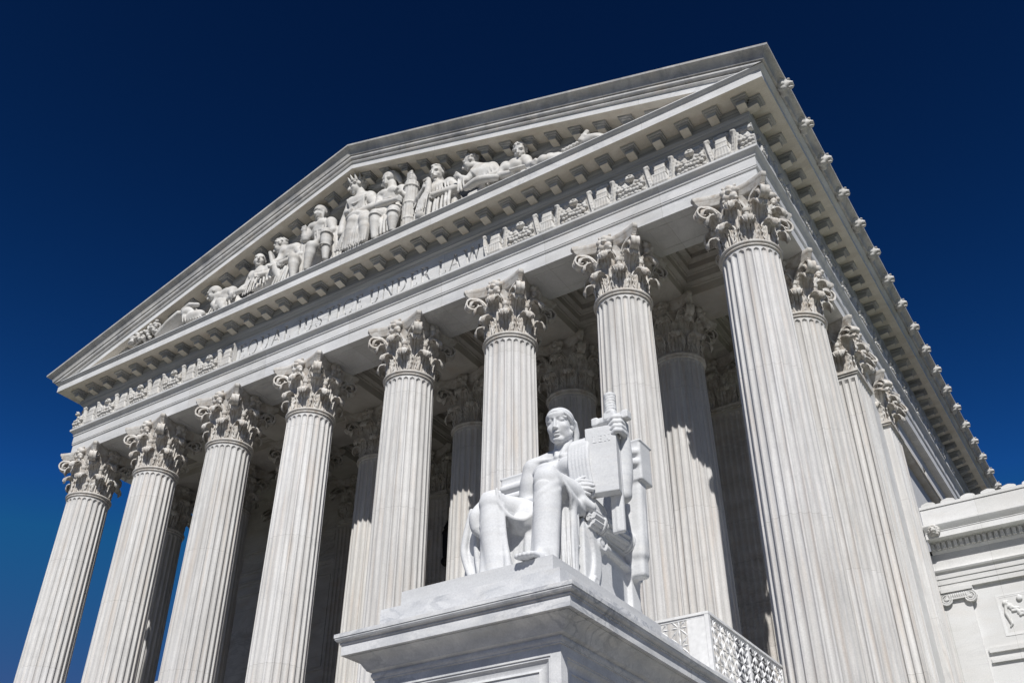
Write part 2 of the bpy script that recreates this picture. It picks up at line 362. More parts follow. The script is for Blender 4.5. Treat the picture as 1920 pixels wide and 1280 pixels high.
def capital_mesh(square=False):
    mb = MB()
    mb.lathe([(bell(z)-.0, z) for z in (.15,.5,.9,1.2,1.5,1.7,1.85,1.96,2.0)], 40)
    if not square: mb.lathe([(.86,-.03),(.93,-.02),(.955,.0),(.955,.04),(.93,.055),(.945,.06),(.985,.085),(1.0,.125),(.985,.165),(.94,.19),(.84,.2),(.8,.2)], 64)
    for k in range(8): leaf(mb, math.radians(22.5+45*k), .16, .84, .31, .17)
    for k in range(8): leaf(mb, math.radians(45*k), .2, 1.44, .30, .19, .02)
    for k in range(4):          # corner leaves carrying the volutes
        a = math.radians(45+90*k); ca, sa = math.cos(a), math.sin(a)
        leaf(mb, a, 1.05, .80, .26, .19, .14, 11, 18)
        for sg in (-1, 1):
            b = a-sg*math.radians(22.5)
            # stalk, ribbon to the corner, spiral
            mb.tube([(bell(.7)*1.03*math.cos(b), bell(.7)*1.03*math.sin(b), .7), (.96*math.cos(b), .96*math.sin(b), 1.15), (.98*math.cos(b), .98*math.sin(b), 1.36)], [.085,.08,.10], 8)
            mb.tube([(.97*math.cos(b), .97*math.sin(b), 1.30+.0), (.985*math.cos(b), .985*math.sin(b), 1.37), (.99*math.cos(b), .99*math.sin(b), 1.42)], [.12,.135,.12], 8)
            pts = []; sd = []; w = []; t = []; tanv = (-sa, ca, 0)
            n0 = 7; cr, cz, R0 = 1.30, 1.72, .235
            for i in range(n0):
                u = i/(n0-1); an = b+(a-b)*u**.8*.86; r = 1.0+(.42*u**1.6); z = 1.40+.56*math.sin(u*PI/2)
                pts.append((r*math.cos(an), r*math.sin(an), z)); sd.append((-math.sin(an)*.9, math.cos(an)*.9, .25*(1-u))); w.append(.10+.06*u); t.append(.085)
            for i in range(1, 25):
                u = i/24; f = PI/2-u*2*PI*1.6; R = R0*(1-u)**.8+.035
                rr = cr+.10+R*math.cos(f)*1.05; z = cz+R*math.sin(f); of = -sg*.075*(1-.3*u)
                pts.append((rr*ca-sa*of, rr*sa+ca*of, z)); sd.append(tanv); w.append(.16); t.append(.06)
            ribbon(mb, pts, sd, w, t)
            # inner helix curling towards the middle of the face
            mid = a-sg*math.radians(45); pts = []; sd = []; w = []; t = []
            tm = Vector((-math.sin(mid), math.cos(mid), 0)); nm = Vector((math.cos(mid), math.sin(mid), 0)); hs = .16
            for i in range(6):
                u = i/5; an = b+(mid-b)*u*.62; r = .99+.05*u; z = 1.40+.42*math.sin(u*PI/2)
                pts.append((r*math.cos(an), r*math.sin(an), z)); sd.append((math.cos(an), math.sin(an), 0)); w.append(.13); t.append(.07)
            lastp = Vector(pts[-1]); sgn = 1 if (lastp.dot(tm)) > 0 else -1; cen = nm*1.06+tm*(sgn*.13); cz2 = 1.69
            for i in range(1, 17):
                u = i/16; f = PI/2+u*2*PI*1.25; R = .13*(1-u)**.8+.02
                q = cen+tm*(-sgn*R*math.cos(f)*-1); pts.append((q.x, q.y, cz2+R*math.sin(f))); sd.append(nm); w.append(.13); t.append(.05)
            ribbon(mb, pts, sd, w, t)
        # pendant ornament below the abacus corner
        mb.tube([(1.50*ca, 1.50*sa, 1.98), (1.50*ca, 1.50*sa, 1.86)], [.06,.09], 8)
    V, F = FLOWER
    for k in range(4):
        a = k*PI/2; R = rotm(0, 0, a); mb.add((V*np.array([1.15,1.1,1.0])+np.array([0,-1.06,2.07]))@R.T, F.tolist())
    mb.loft([abacus_ring(s, z) for s, z in ((.86,1.97),(.90,2.0),(.905,2.06),(.955,2.13),(.965,2.165),(.95,2.175),(.965,2.20),(.995,2.25),(1.0,2.31),(1.0,2.355))], True, True)
    if square:   # flatten the round capital onto a square pier
        out = []
        for x, y, z in mb.V:
            r = math.hypot(x, y); s = 1
            if r > 1e-6:
                q = 1/max(abs(x)/r, abs(y)/r); s = 1+(min(q, 1.36)-1)*float(1-ss(1.2, 2.0, z))
            out.append((x*s*.985, y*s*.985, z))
        mb.V = out
        for a0, a1, z0, z1 in ((.90,.955,0,.05),(.955,1.0,.07,.18)): mb.box(-a1,a1,-a1,a1,z0,z1)
    return mb.mesh('capital', M_cap, 50)
def base_mesh():
    mb = MB(); tor = lambda r, z, h: [(r+h*math.cos(f), z+h*math.sin(f)) for f in np.linspace(-PI/2, PI/2, 9)]
    mb.box(-1.38,1.38,-1.38,1.38,ZF,ZF+.3)
    mb.lathe([(1.0,ZF+.3)]+tor(1.2,ZF+.44,.14)+[(1.17,ZF+.59),(1.1,ZF+.62),(1.08,ZF+.66)]+tor(1.08,ZF+.73,.06)+[(1.02,ZF+.80)], 48)
    return mb.mesh('column_base', M_col, 35)
SH, CAPM, BAS = shaft_mesh(), capital_mesh(), base_mesh(); CAPS = capital_mesh(True)
for row, yy in (('front', 0.0), ('second', 4.383)):
    for i, x in enumerate(XC):
        c = inst('column', SH, court, (x, yy, 0), 2*PI*((i*5) % 24)/24)
        inst('capital', CAPM, c, (0,0,ZN), -c.rotation_euler.z); inst('base', BAS, c, (0,0,0), -c.rotation_euler.z)
# ---- piers (antae): fluted square shafts
def pier_mesh(hx, hy, flutes, y0=0):
    mb = MB(); n = 7; zs = (ZF, 5.6, 5.7, 21.35, 21.47, ZN+.02)
    prof = []
    def side(a, b, fl):
        a = np.array(a); b = np.array(b); t = (b-a)/np.linalg.norm(b-a); L = np.linalg.norm(b-a); nrm = np.array((-t[1], t[0])); out = [(a, 0*nrm)]
        if fl:
            m = .07; w = (L-2*m)/fl
            for k in range(fl):
                for q in range(7):
                    s = -1+q/3; out.append((a+t*(m+w*(k+.5)+s*.40*w), nrm*.085*math.sqrt(max(0, 1-s*s))))
        return out
    cs = [(-hx,-hy),(hx,-hy),(hx,hy),(-hx,hy)]
    for q in range(4): prof += side(cs[q], cs[(q+1) % 4], flutes[q])
    rings = []
    for z in zs:
        g = 1 if 5.65 < z < 21.4 else 0; rings.append([(*(p+d*g), z) for p, d in prof])
    mb.loft(rings, True, True); return mb
PIER = pier_mesh(.90, .90, (7,7,0,7)).mesh('pier_shaft', M_col, 32)
PIERP = pier_mesh(.90, .85, (0,7,0,0)).mesh('pier_shaft', M_col, 32)
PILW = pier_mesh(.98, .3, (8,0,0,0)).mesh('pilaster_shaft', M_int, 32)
for sx in (-1, 1):
    for yy, me in ((8.93, PIER), (13.33, PIERP)):
        p = inst('pilaster', me, court, (sx*X7, yy, 0)); 
        if sx < 0: p.scale = (-1,1,1)
        inst('capital', CAPS, p, (0,0,ZN))
for x in XC[1:-1]:
    p = inst('pilaster', PILW, court, (x, 8.28, 0)); inst('capital', CAPS, p, (0, .55, ZN))
# ---- entablature: mouldings swept round the portico
def usweep(prof, yb=YB, cap=True):
    mb = MB(); P = lambda f: [f(t, z) for t, z in prof]
    mb.loft([P(lambda t,z: (-(X7+t), yb, z)), P(lambda t,z: (-(X7+t), -t, z)), P(lambda t,z: (X7+t, -t, z)), P(lambda t,z: (X7+t, yb, z))]); return mb
def arc(c, r, a0, a1, n=6, sx=1, sz=1): return [(c[0]+sx*r*math.cos(math.radians(a)), c[1]+sz*r*math.sin(math.radians(a))) for a in np.linspace(a0, a1, n)]
mb = usweep([(-.9,24.4),(-.9,ZA),(.95,ZA),(.95,24.44)]+arc((.95,24.50),.045,-80,80)+[(1.0,24.56),(1.0,24.93)]+arc((1.0,24.975),.04,-80,80)+
            [(1.03,25.02)]+[(1.05,25.05),(1.07,25.09),(1.13,25.15),(1.17,25.18),(1.18,25.20),(1.18,25.28),(.93,25.31),(.6,25.31)])
for i in range(7):
    a, b = XC[i]+1.35, XC[i+1]-1.35
    for (x0,x1,y0,y1) in ((a,b,-.62,-.55),(a,b,.55,.62),(a,a+.07,-.55,.55),(b-.07,b,-.55,.55)): mb.box(x0,x1,y0,y1,ZA-.022,ZA+.01)
arch = mb.build('architrave', M_ent, court, 25)
FY = .93
mb = MB(); pr = [(FY,25.315),(FY,26.50)]
for xa in (-1, 1):
    r = [[(xa*(X7+t), YB, z) for t, z in pr], [(xa*(X7+t), -t, z) for t, z in pr], [(xa*6.98, -t, z) for t, z in pr]]
    mb.loft(r if xa < 0 else r[::-1])
frieze = mb.build('frieze', M_ent, court)
# incised inscription: each letter a set of stroke polygons, cut into the panel
def q4(x0, y0, x1, y1, w0, w1): return [(x0, y0), (x0+w0, y0), (x1+w1, y1), (x1, y1)]
def rc(x0, x1, y0, y1): return [(x0,y0),(x1,y0),(x1,y1),(x0,y1)]
def ringp(cx, cy, rx, ry, tx, ty, a0, a1, n=14):
    A = np.radians(np.linspace(a0, a1, n)); return [(cx+rx*math.cos(a), cy+ry*math.sin(a)) for a in A]+[(cx+(rx-tx)*math.cos(a), cy+(ry-ty)*math.sin(a)) for a in A[::-1]]
K, T = .20, .105
def stem(x, y0=0, y1=1): return [rc(x, x+K, y0, y1), rc(x-.08, x+K+.08, y0, y0+.05), rc(x-.08, x+K+.08, y1-.05, y1)]
G = {
 'E': (.62, stem(.1)+[rc(.1,.6,.93,1), rc(.1,.6,0,.07), rc(.1,.48,.48,.55), rc(.54,.6,.8,1), rc(.54,.6,0,.2), rc(.43,.48,.42,.61)]),
 'Q': (.98, [ringp(.49,.5,.47,.52,.15,.07,0,180), ringp(.49,.5,.47,.52,.15,.07,180,360), q4(.5,.1,.9,-.16,.16,.12)]),
 'U': (.86, [rc(.1,.1+K,.3,1), rc(.02,.34,.95,1), rc(.68,.68+T,.3,1), rc(.58,.84,.95,1), ringp(.4275,.33,.3275,.35,.13,.09,180,360)]),
 'A': (.9, [q4(.05,0,.39,1,T,T), q4(.68,0,.36,1,K,K), rc(.2,.72,.3,.37), rc(-.02,.22,0,.05), rc(.6,.92,0,.05)]),
 'L': (.62, stem(.1)+[rc(.1,.62,0,.07), rc(.56,.62,0,.22)]),
 'J': (.44, [rc(.18,.18+K,.05,1), rc(.1,.42,.95,1), ringp(.11,.05,.23,.25,.12,.08,250,360)]),
 'S': (.6, [ringp(.3,.74,.25,.27,.11,.07,30,270), ringp(.3,.25,.28,.27,.12,.07,-150,90), rc(.48,.53,.72,.92), rc(.04,.09,.1,.3)]),
 'T': (.78, [rc(.31,.31+K,0,1), rc(.23,.55,0,.05), rc(.04,.74,.93,1), rc(.04,.1,.78,1), rc(.68,.74,.78,1)]),
 'I': (.36, stem(.1)),
 'C': (.84, [ringp(.48,.5,.45,.52,.15,.07,48,312,20), rc(.74,.79,.72,.98), rc(.74,.79,.02,.28)]),
 'N': (.92, [rc(.1,.1+T,0,1), rc(.02,.26,0,.05), rc(-.02,.2,.95,1), q4(.66,0,.08,1,K,K), rc(.75,.75+T,0,1), rc(.66,.92,.95,1)]),
 'D': (.86, stem(.1)+[ringp(.3,.5,.52,.5,.15,.07,-90,90,18), rc(.1,.32,.93,1), rc(.1,.32,0,.07)]),
 'R': (.82, stem(.1)+[ringp(.3,.74,.34,.26,.14,.07,-90,90), rc(.1,.32,.93,1), rc(.1,.32,.48,.55), q4(.62,0,.34,.5,K,K), rc(.62,.86,0,.05)]),
 'W': (1.2, [q4(.28,0,.04,1,K,K), q4(.32,0,.58,1,T,T), q4(.78,0,.52,1,K,K), q4(.82,0,1.08,1,T,T), rc(-.02,.28,.95,1), rc(1.0,1.2,.95,1)]),
 ' ': (.18, []), '.': (.2, [ringp(.1,.5,.07,.07,.069,.069,0,180,8), ringp(.1,.5,.07,.07,.069,.069,180,360,8)])}
def inscription():
    text = 'EQUAL JUSTICE UNDER LAW'; H = .78; z0 = 25.50; gap = .15
    tot = sum(G[c][0]+gap for c in text)-gap; xa, xb = -6.42, 6.22; sx = (xb-xa)/tot; polys = []; x = xa
    for ch in text:
        for p in G[ch][1]: polys.append([(x+px*sx, z0+py*H) for px, py in p])
        x += (G[ch][0]+gap)*sx
    for xd in (-6.74, 6.62): 
        for p in G['.'][1]: polys.append([(xd+px*.62, z0+py*H) for px, py in p])
    x0, x1, y0, y1 = -6.98, 6.98, 25.315, 26.50
    V = [Vector(p) for p in rc(x0,x1,y0,y1)]; F = [[0,1,2,3]]
    for p in polys: F.append(list(range(len(V), len(V)+len(p)))); V += [Vector(q) for q in p]
    v, e, f, _, _, of = delaunay_2d_cdt(V, [], F, 0, 1e-5)
    def pin(x, y, p):
        c = False
        for (xa, ya), (xb, yb) in zip(p, p[1:]+p[:1]):
            if (ya > y) != (yb > y) and x < (xb-xa)*(y-ya)/(yb-ya)+xa: c = not c
        return c
    bbx = [(min(q[0] for q in p), max(q[0] for q in p)) for p in polys]
    def inside(t):
        x = sum(v[k][0] for k in t)/3; y = sum(v[k][1] for k in t)/3
        return any(a < x < b and pin(x, y, p) for p, (a, b) in zip(polys, bbx))
    mb = MB(); D = .095; ins = [inside(t) for t in f]; front = {}; back = {}; edges = {}
    def vid(d, i, y):
        if i not in d: d[i] = len(mb.V); mb.V.append((v[i][0], y, v[i][1]))
        return d[i]
    for t, i in zip(f, ins):
        d, y = (back, -FY+D) if i else (front, -FY)
        mb.F.append(tuple(vid(d, k, y) for k in t))
        for a, b in zip(t, list(t[1:])+[t[0]]): edges.setdefault((min(a,b), max(a,b)), []).append((i, a, b))
    for es in edges.values():
        if len(es) == 2 and es[0][0] != es[1][0]:
            i, a, b = es[0] if not es[0][0] else es[1]
            mb.F.append((front[b], front[a], back[a], back[b]))
    return mb
inscription().build('inscription_panel', M_ent, court)
mb = usweep([(FY,26.50),(.97,26.53)]+[(.98,26.56),(1.0,26.60),(1.05,26.64),(1.07,26.66),(1.07,26.70)]+[(1.09,26.72),(1.12,26.78),(1.13,26.84),(1.10,26.86),(1.10,27.24),(1.95,27.24),(1.95,27.55),(1.97,27.56),(1.97,27.59)]+[(1.99,27.60),(2.03,27.63),(2.06,27.67),(2.08,27.69),(2.08,27.725),(.6,27.76)])
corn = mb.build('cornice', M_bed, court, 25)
corn.data.materials.append(M_ent); corn.data.materials.append(M_soff)
for p in corn.data.polygons:
    zc = p.center.z
    if 27.25 < zc < 27.76: p.material_index = 1
    if abs(zc-27.24) < .002: p.material_index = 2  # soffit takes the bounce-tinted marble
SL = 5.65/18.4; zr = lambda x: 33.75-SL*abs(x)
RK = [(1.9,.05),(2.43,.0),(2.42,-.08),(2.385,-.095),(2.33,-.13),(2.27,-.19),(2.22,-.27),(2.185,-.36),(2.17,-.43),(2.10,-.45)]+[(2.12,-.47),(2.135,-.52),(2.13,-.57),(2.10,-.62),(2.05,-.645),(2.02,-.65),(2.02,-.69),(2.05,-.70),(2.06,-.74),(2.04,-.79),(1.98,-.81),(1.98,-1.085),(1.10,-1.085),(1.10,-1.47),(1.13,-1.49),(1.12,-1.55),(1.07,-1.6),(1.06,-1.66),(.98,-1.7),(.72,-1.74),(.70,-1.80),(.2,-1.82)]
for sx in (-1, 1):
    mb = MB(); ap = [(0, -t, 33.75+d) for t, d in RK]; en = []
    for t, d in RK:
        xe = min(X7+t, (33.75+d-27.70)/SL); en.append((sx*xe, -t, zr(xe)+d))
    mb.loft([ap, en] if sx > 0 else [en, ap])
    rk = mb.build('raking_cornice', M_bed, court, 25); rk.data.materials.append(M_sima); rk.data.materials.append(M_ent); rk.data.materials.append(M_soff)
    seg = {}
    nseg = len(RK)-1
    for p in rk.data.polygons:
        k = p.index % nseg if len(rk.data.polygons) == nseg else p.index
        tm = (RK[k][0]+RK[k+1][0])/2; dm = (RK[k][1]+RK[k+1][1])/2
        p.material_index = 1 if dm > -.8 else (2 if dm > -1.05 else (3 if dm > -1.09 else 0))
    # gutter (sima) along the flank
    pr = [(t, zr(X7+t)+d) for t, d in RK[:10]]+[(2.08,27.70)]; pr[0] = (2.2, pr[1][1]+.02)
    mb = MB(); r = [[(sx*(X7+t), -t, z) for t, z in pr], [(sx*(X7+t), YB, z) for t, z in pr]]; mb.loft(r if sx > 0 else r[::-1])
    gut = mb.build('gutter', M_sima, court, 30)
    if sx > 0: gutR, rakR = gut, rk
    else: rakL = rk
# ---- modillions
def modillion(sl=0):
    mb = MB()
    for hw, y0, z0, z1 in ((.155,-.38,-.36,-.13),(.205,-.455,-.13,-.085),(.262,-.53,-.085,0)): 
        b = len(mb.V); mb.box(-hw,hw,y0,.02,z0,z1)
    # curved underside nose
    mb.V = [(x, y, z-sl*x+ (.06 if (z < -.35 and y < -.3) else 0)) for x, y, z in mb.V]
    return mb.mesh('modillion', M_bed)
MODF, MODR, MODL = modillion(), modillion(SL), modillion(-SL)
for m in (MODF, MODR, MODL):
    m.materials.append(M_soff)
    for p in m.polygons:
        if p.normal.z < -.5 and p.center.z < -.25: p.material_index = 1  # block undersides coloured as if lit from the ground
def near(o, xy): return o
for j in range(17):
    for s in (-1, 1): inst('modillion', MODF, corn, (s*(.51375+1.0275*j), -1.10, 27.238))
for j in range(15):
    x = .51375+1.0275*j
    inst('modillion', MODR, rakR, (x, -1.10, zr(x)-1.087)); inst('modillion', MODL, rakL, (-x, -1.10, zr(x)-1.087))
for k in range(30): inst('modillion', MODF, corn, (X7+1.10, -1.07+1.0275*k, 27.238), PI/2)
mb = MB(); MV = [v.co for v in MODF.vertices]; MF = [tuple(p.vertices) for p in MODF.polygons]
for k in range(30, 44): mb.add([(X7+1.10-v.y, -1.07+1.0275*k+v.x, 27.238+v.z) for v in MV], MF)
for k in range(1, 44): mb.add([(-X7-1.10+v.y, -1.07+1.0275*k-v.x, 27.238+v.z) for v in MV], MF)
tag(mb.build('modillion_row', M_bed, corn), kind='stuff')
# ---- tympanum, roof
mb = MB(); xt = 17.6
mb.add([(-xt,-.30,27.70),(xt,-.30,27.70),(0,-.30,33.75-1.6),(-xt,.5,27.70),(xt,.5,27.70),(0,.5,33.75-1.6)], [(0,1,2),(5,4,3),(0,3,4,1)])
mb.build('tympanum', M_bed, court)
mb = MB(); e = X7+2.3
mb.add([(-e,-1.95,zr(e)+.01),(0,-1.95,33.77),(e,-1.95,zr(e)+.01),(-e,YB,zr(e)+.01),(0,YB,33.77),(e,YB,zr(e)+.01)], [(0,1,4,3),(1,2,5,4)])
mb.add([(-X7-.9,YB-.5,4),(X7+.9,YB-.5,4),(X7+.9,YB-.5,zr(X7)),(0,YB-.5,33.7),(-X7-.9,YB-.5,zr(X7))], [(0,4,3,2,1)])
mb.build('roof', M_roof, court)
# ---- lion head spouts on the gutter
def lion():
    c = Clay((-.42,-.42,-.48), (.42,.62,.42), .026)
    c.ell((0,.0,0), (.27,.2,.32), k=.02)
    for k in range(11):
        a = math.radians(-55+29*k); c.ell((.27*math.cos(a), .03, .02+.3*math.sin(a)), (.105,.15,.115), k=.03)
    for k in range(8):
        a = math.radians(10+23*k); c.ell((.17*math.cos(a), -.10, .09+.2*math.sin(a)), (.07,.09,.08), k=.03)
    c.ell((0,-.2,-.02), (.15,.16,.17), k=.05); c.ell((0,-.3,-.05), (.10,.13,.085), k=.04); c.ell((0,-.38,-.0), (.06,.05,.04), k=.02)
    for s in (-1,1):
        c.ell((s*.075,-.33,-.08), (.065,.085,.06), k=.02); c.ell((s*.11,-.27,.10), (.06,.07,.035), k=.03); c.ell((s*.1,-.32,.05), (.04,.04,.03), k=.015, sub=True)
    c.ell((0,-.29,-.22), (.075,.10,.05), k=.03); c.ell((0,-.36,-.155), (.085,.12,.04), k=.02, sub=True)
    return c.mesh('lion_head', M_fig)
LION = lion()
for k in range(18): inst('lion_head', LION, gutR, (X7+2.25, -.57+2.055*k, 27.91), PI/2+.06*math.sin(k*2.3), scale=(.93+.04*math.sin(k*1.7),.92,.93+.03*math.cos(k*2.9)))
# ---- frieze garlands between ribbed urns
def garland(sides=(-1,1)):
    c = Clay((-1.15 if -1 in sides else -.5,-.36,-.02), (1.15,.06,1.26), .025); r = random.Random(3)
    for q in range(12): z = .05+.07*q; w = .30-.15*z+.02*math.sin(q*.8); c.box((0,-.08,z), (w,.13-.03*z,.05), .035, k=.03)
    for z in (.10,.46,.70): c.box((0,-.10,z), (.315-.15*z,.135-.03*z,.028), .02, k=.008)
    for q in range(5): x = -.18+.09*q; c.chain([(x*1.25,-.19,.06),(x*.85,-.17,.8)], [.035,.025], k=.012)
    c.box((0,-.06,.4), (.2,.1,.4), .04, k=.02); c.box((0,-.06,.93), (.22,.10,.06), .03, k=.02); c.ell((0,-.05,1.08), (.20,.09,.09), k=.03)
    for s in (-1,1):
        c.ell((s*.2,-.06,1.06), (.09,.08,.09), k=.02)
        # leaning acanthus brackets with a curl at the top
        c.box((s*.45,-.09,.42), (.12,.07,.46), .03, rotm(.14,s*.13,s*.3), k=.02); c.spl([(s*.40,-.15,.02),(s*.47,-.2,.5),(s*.50,-.24,.86)], [.02,.03,.03], k=.02)
        for q in range(6): c.ell((s*(.33+.035*q),-.13-.012*q,.08+.14*q), (.06,.04,.085), rotm(0,s*.6,0), k=.008)
        c.chain([(s*.50,-.14,.80),(s*.50,-.22,.92),(s*.42,-.2,.97),(s*.40,-.15,.90)], [.08,.075,.06,.05], k=.02)
        if s in sides:
            c.box((s*.575,-.06,.40), (.035,.06,.42), .03, rotm(.1,s*.06,0), k=.02)
            for row in range(5):
                for q in range(4):
                    x = .66+.135*q+.06*(row % 2)+r.uniform(-.02,.02); z = .09+.15*row+r.uniform(-.02,.02); top = .74-.32*abs((x-.62)/.55)**.8
                    if z > top or x > 1.16: continue
                    a = .078+.022*r.random(); c.ell((s*x, -.04-.15*math.sin(min(1, (z+.1)/.85)*PI), z), (a, a*1.1, a*r.uniform(.85,1.05)), k=.003)
            c.box((s*.90,-.03,.30), (.30,.08,.30), .06, k=.02)
            c.box((s*1.06,-.14,.36), (.05,.05,.34), .03, rotm(.1,-s*.45,0), k=.012)
            for q in range(5): a = PI*q/4; c.ell((s*1.12+.13*math.cos(a)*.9,-.16,.84+.09*math.sin(a)), (.055,.09,.06), k=.015)
            c.ell((s*1.12,-.15,.80), (.16,.12,.07), k=.02)
            for px, pz in ((.72,1.02),(.93,1.0)):
                c.ell((s*px,-.02,pz), (.05,.06,.05), k=.01)
                for q in range(6): a = 2*PI*q/6; c.ell((s*px+.085*math.cos(a),-.01,pz+.085*math.sin(a)), (.05,.045,.05), k=.01)
    return c.mesh('garland_relief', M_fig)
GAR, GARH = garland(), garland((1,))
for j in range(5):
    x = 6.97+2.25*j
    for s in (-1, 1):
        if j: inst('garland_relief', GAR, frieze, (s*x, -FY+.01, 25.32))
        else: inst('garland_relief', GARH, frieze, (s*x, -FY+.01, 25.32), scale=(s,1,1))
for k in range(12): inst('garland_relief', GAR, frieze, (X7+FY-.01, .6+2.25*k, 25.32), PI/2)
inst('garland_relief', GAR, frieze, (-X7-FY+.01, .6, 25.32), -PI/2)
# ---- portico ceiling, beams, walls
mb = MB()
for i in range(1, 7): 
    for y0, y1 in ((.9,3.48),(5.28,8.3)): mb.box(XC[i]-.9, XC[i]+.9, y0, y1, ZA, ZA+.5)
for i in range(7): mb.box(XC[i]+.9, XC[i+1]-.9, 3.48, 5.28, ZA, ZA+.5)
for i in range(1, 7): mb.box(XC[i]-.9, XC[i]+.9, 3.48, 5.28, ZA, ZA+.5)
for i in range(7):
    for y0, y1 in ((.9,3.48),(5.28,8.3)):
        x0, x1, y0, y1 = XC[i]+.904, XC[i+1]-.904, y0+.004, y1-.004; rings = []; ins = 0
        for z, d in ((ZA+.02,0),(ZA+.34,0),(ZA+.36,.05),(ZA+.42,.06),(ZA+.44,.24),(ZA+.72,.24),(ZA+.74,.3),(ZA+.78,.31),(ZA+.80,.47),(ZA+1.05,.47),(ZA+1.07,.53),(ZA+1.1,.7),(ZA+1.3,.7)):
            rings.append([(x0+d,y0+d,z),(x1-d,y0+d,z),(x1-d,y1-d,z),(x0+d,y1-d,z)])
        mb.loft(rings, True); n = len(mb.V); mb.F.append((n-4,n-3,n-2,n-1))
        mb.lathe([(.01,ZA+1.18),(.2,ZA+1.17),(.3,ZA+1.22),(.42,ZA+1.2),(.5,ZA+1.29)], 12, ((x0+x1)/2, (y0+y1)/2))
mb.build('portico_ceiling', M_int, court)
mb = MB(); mb.box(-X7-.55, X7+.55, 8.35, 9.2, ZF, ZA+.3)
for z0, z1, p in ((20.0,20.14,.05),(20.14,20.22,.09),(14.2,14.35,.05),(14.35,14.42,.08)): mb.box(-X7+.2, X7-.2, 8.35-p, 8.36, z0, z1)
for i in range(7):      # framed panels between the pilasters
    a, b = XC[i]+1.25, XC[i+1]-1.25
    for zb, zt in ((15.0,19.6),(20.6,21.8)):
        for d, p, w in ((0,.05,.10),(.16,.03,.05)):
            x0, x1, z0, z1 = a+d, b-d, zb+d, zt-d
            for q in ((x0,x1,z0,z0+w),(x0,x1,z1-w,z1),(x0,x0+w,z0+w,z1-w),(x1-w,x1,z0+w,z1-w)): mb.box(q[0],q[1],8.35-p,8.36,q[2],q[3])
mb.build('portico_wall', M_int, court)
for sx in (-1, 1):
    mb = MB(); xo = X7+.62; yA, yB2 = 20.2, 20.85
    for y0, y1, z0, z1 in ((9.2,yA,ZF,ZA),(yB2,YB-.6,ZF,ZA),(yA,yB2,ZF,21.95),(yA,yB2,23.35,ZA)): mb.box(min(sx*(xo-.7),sx*xo), max(sx*(xo-.7),sx*xo), y0, y1, z0, z1)
    w = mb.build('flank_wall', M_wing, court)
    mb = MB(); mb.box(min(sx*(xo+.002),sx*(xo+.30)), max(sx*(xo+.002),sx*(xo+.30)), 14.3, YB-.6, 21.6, 21.68); mb.box(min(sx*(xo+.002),sx*(xo+.36)), max(sx*(xo+.002),sx*(xo+.36)), 14.3, YB-.6, 21.682, 21.78); mb.build('string_course', M_soff, w)
    mb = MB(); mb.box(min(sx*(xo-.5),sx*(xo-.4)), max(sx*(xo-.5),sx*(xo-.4)), yA+.01, yB2-.01, 21.96, 23.34); gl = mb.build('window', M_glass, w)
    mb = MB()
    for z in (22.4,22.85): mb.box(min(sx*(xo-.39),sx*(xo-.33)), max(sx*(xo-.39),sx*(xo-.33)), yA+.01, yB2-.01, z, z+.05)
    mb.box(min(sx*(xo-.385),sx*(xo-.335)), max(sx*(xo-.385),sx*(xo-.335)), 20.5, 20.55, 21.96, 23.34); mb.build('glazing_bars', M_dark, gl)
# podium, steps
mb = MB(); mb.box(-X7-1.6, X7+1.6, -1.55, YB-.6, 0, ZF); mb.build('podium', M_step, court)
mb = MB(); ns = 29
for k in range(ns): mb.box(-9.6, 9.6, -1.56-.40*(ns-k), -1.56-.40*(ns-k-1)-.0005, 0, ZF*(k+1)/(ns+1))
mb.build('entrance_steps', M_step, court)
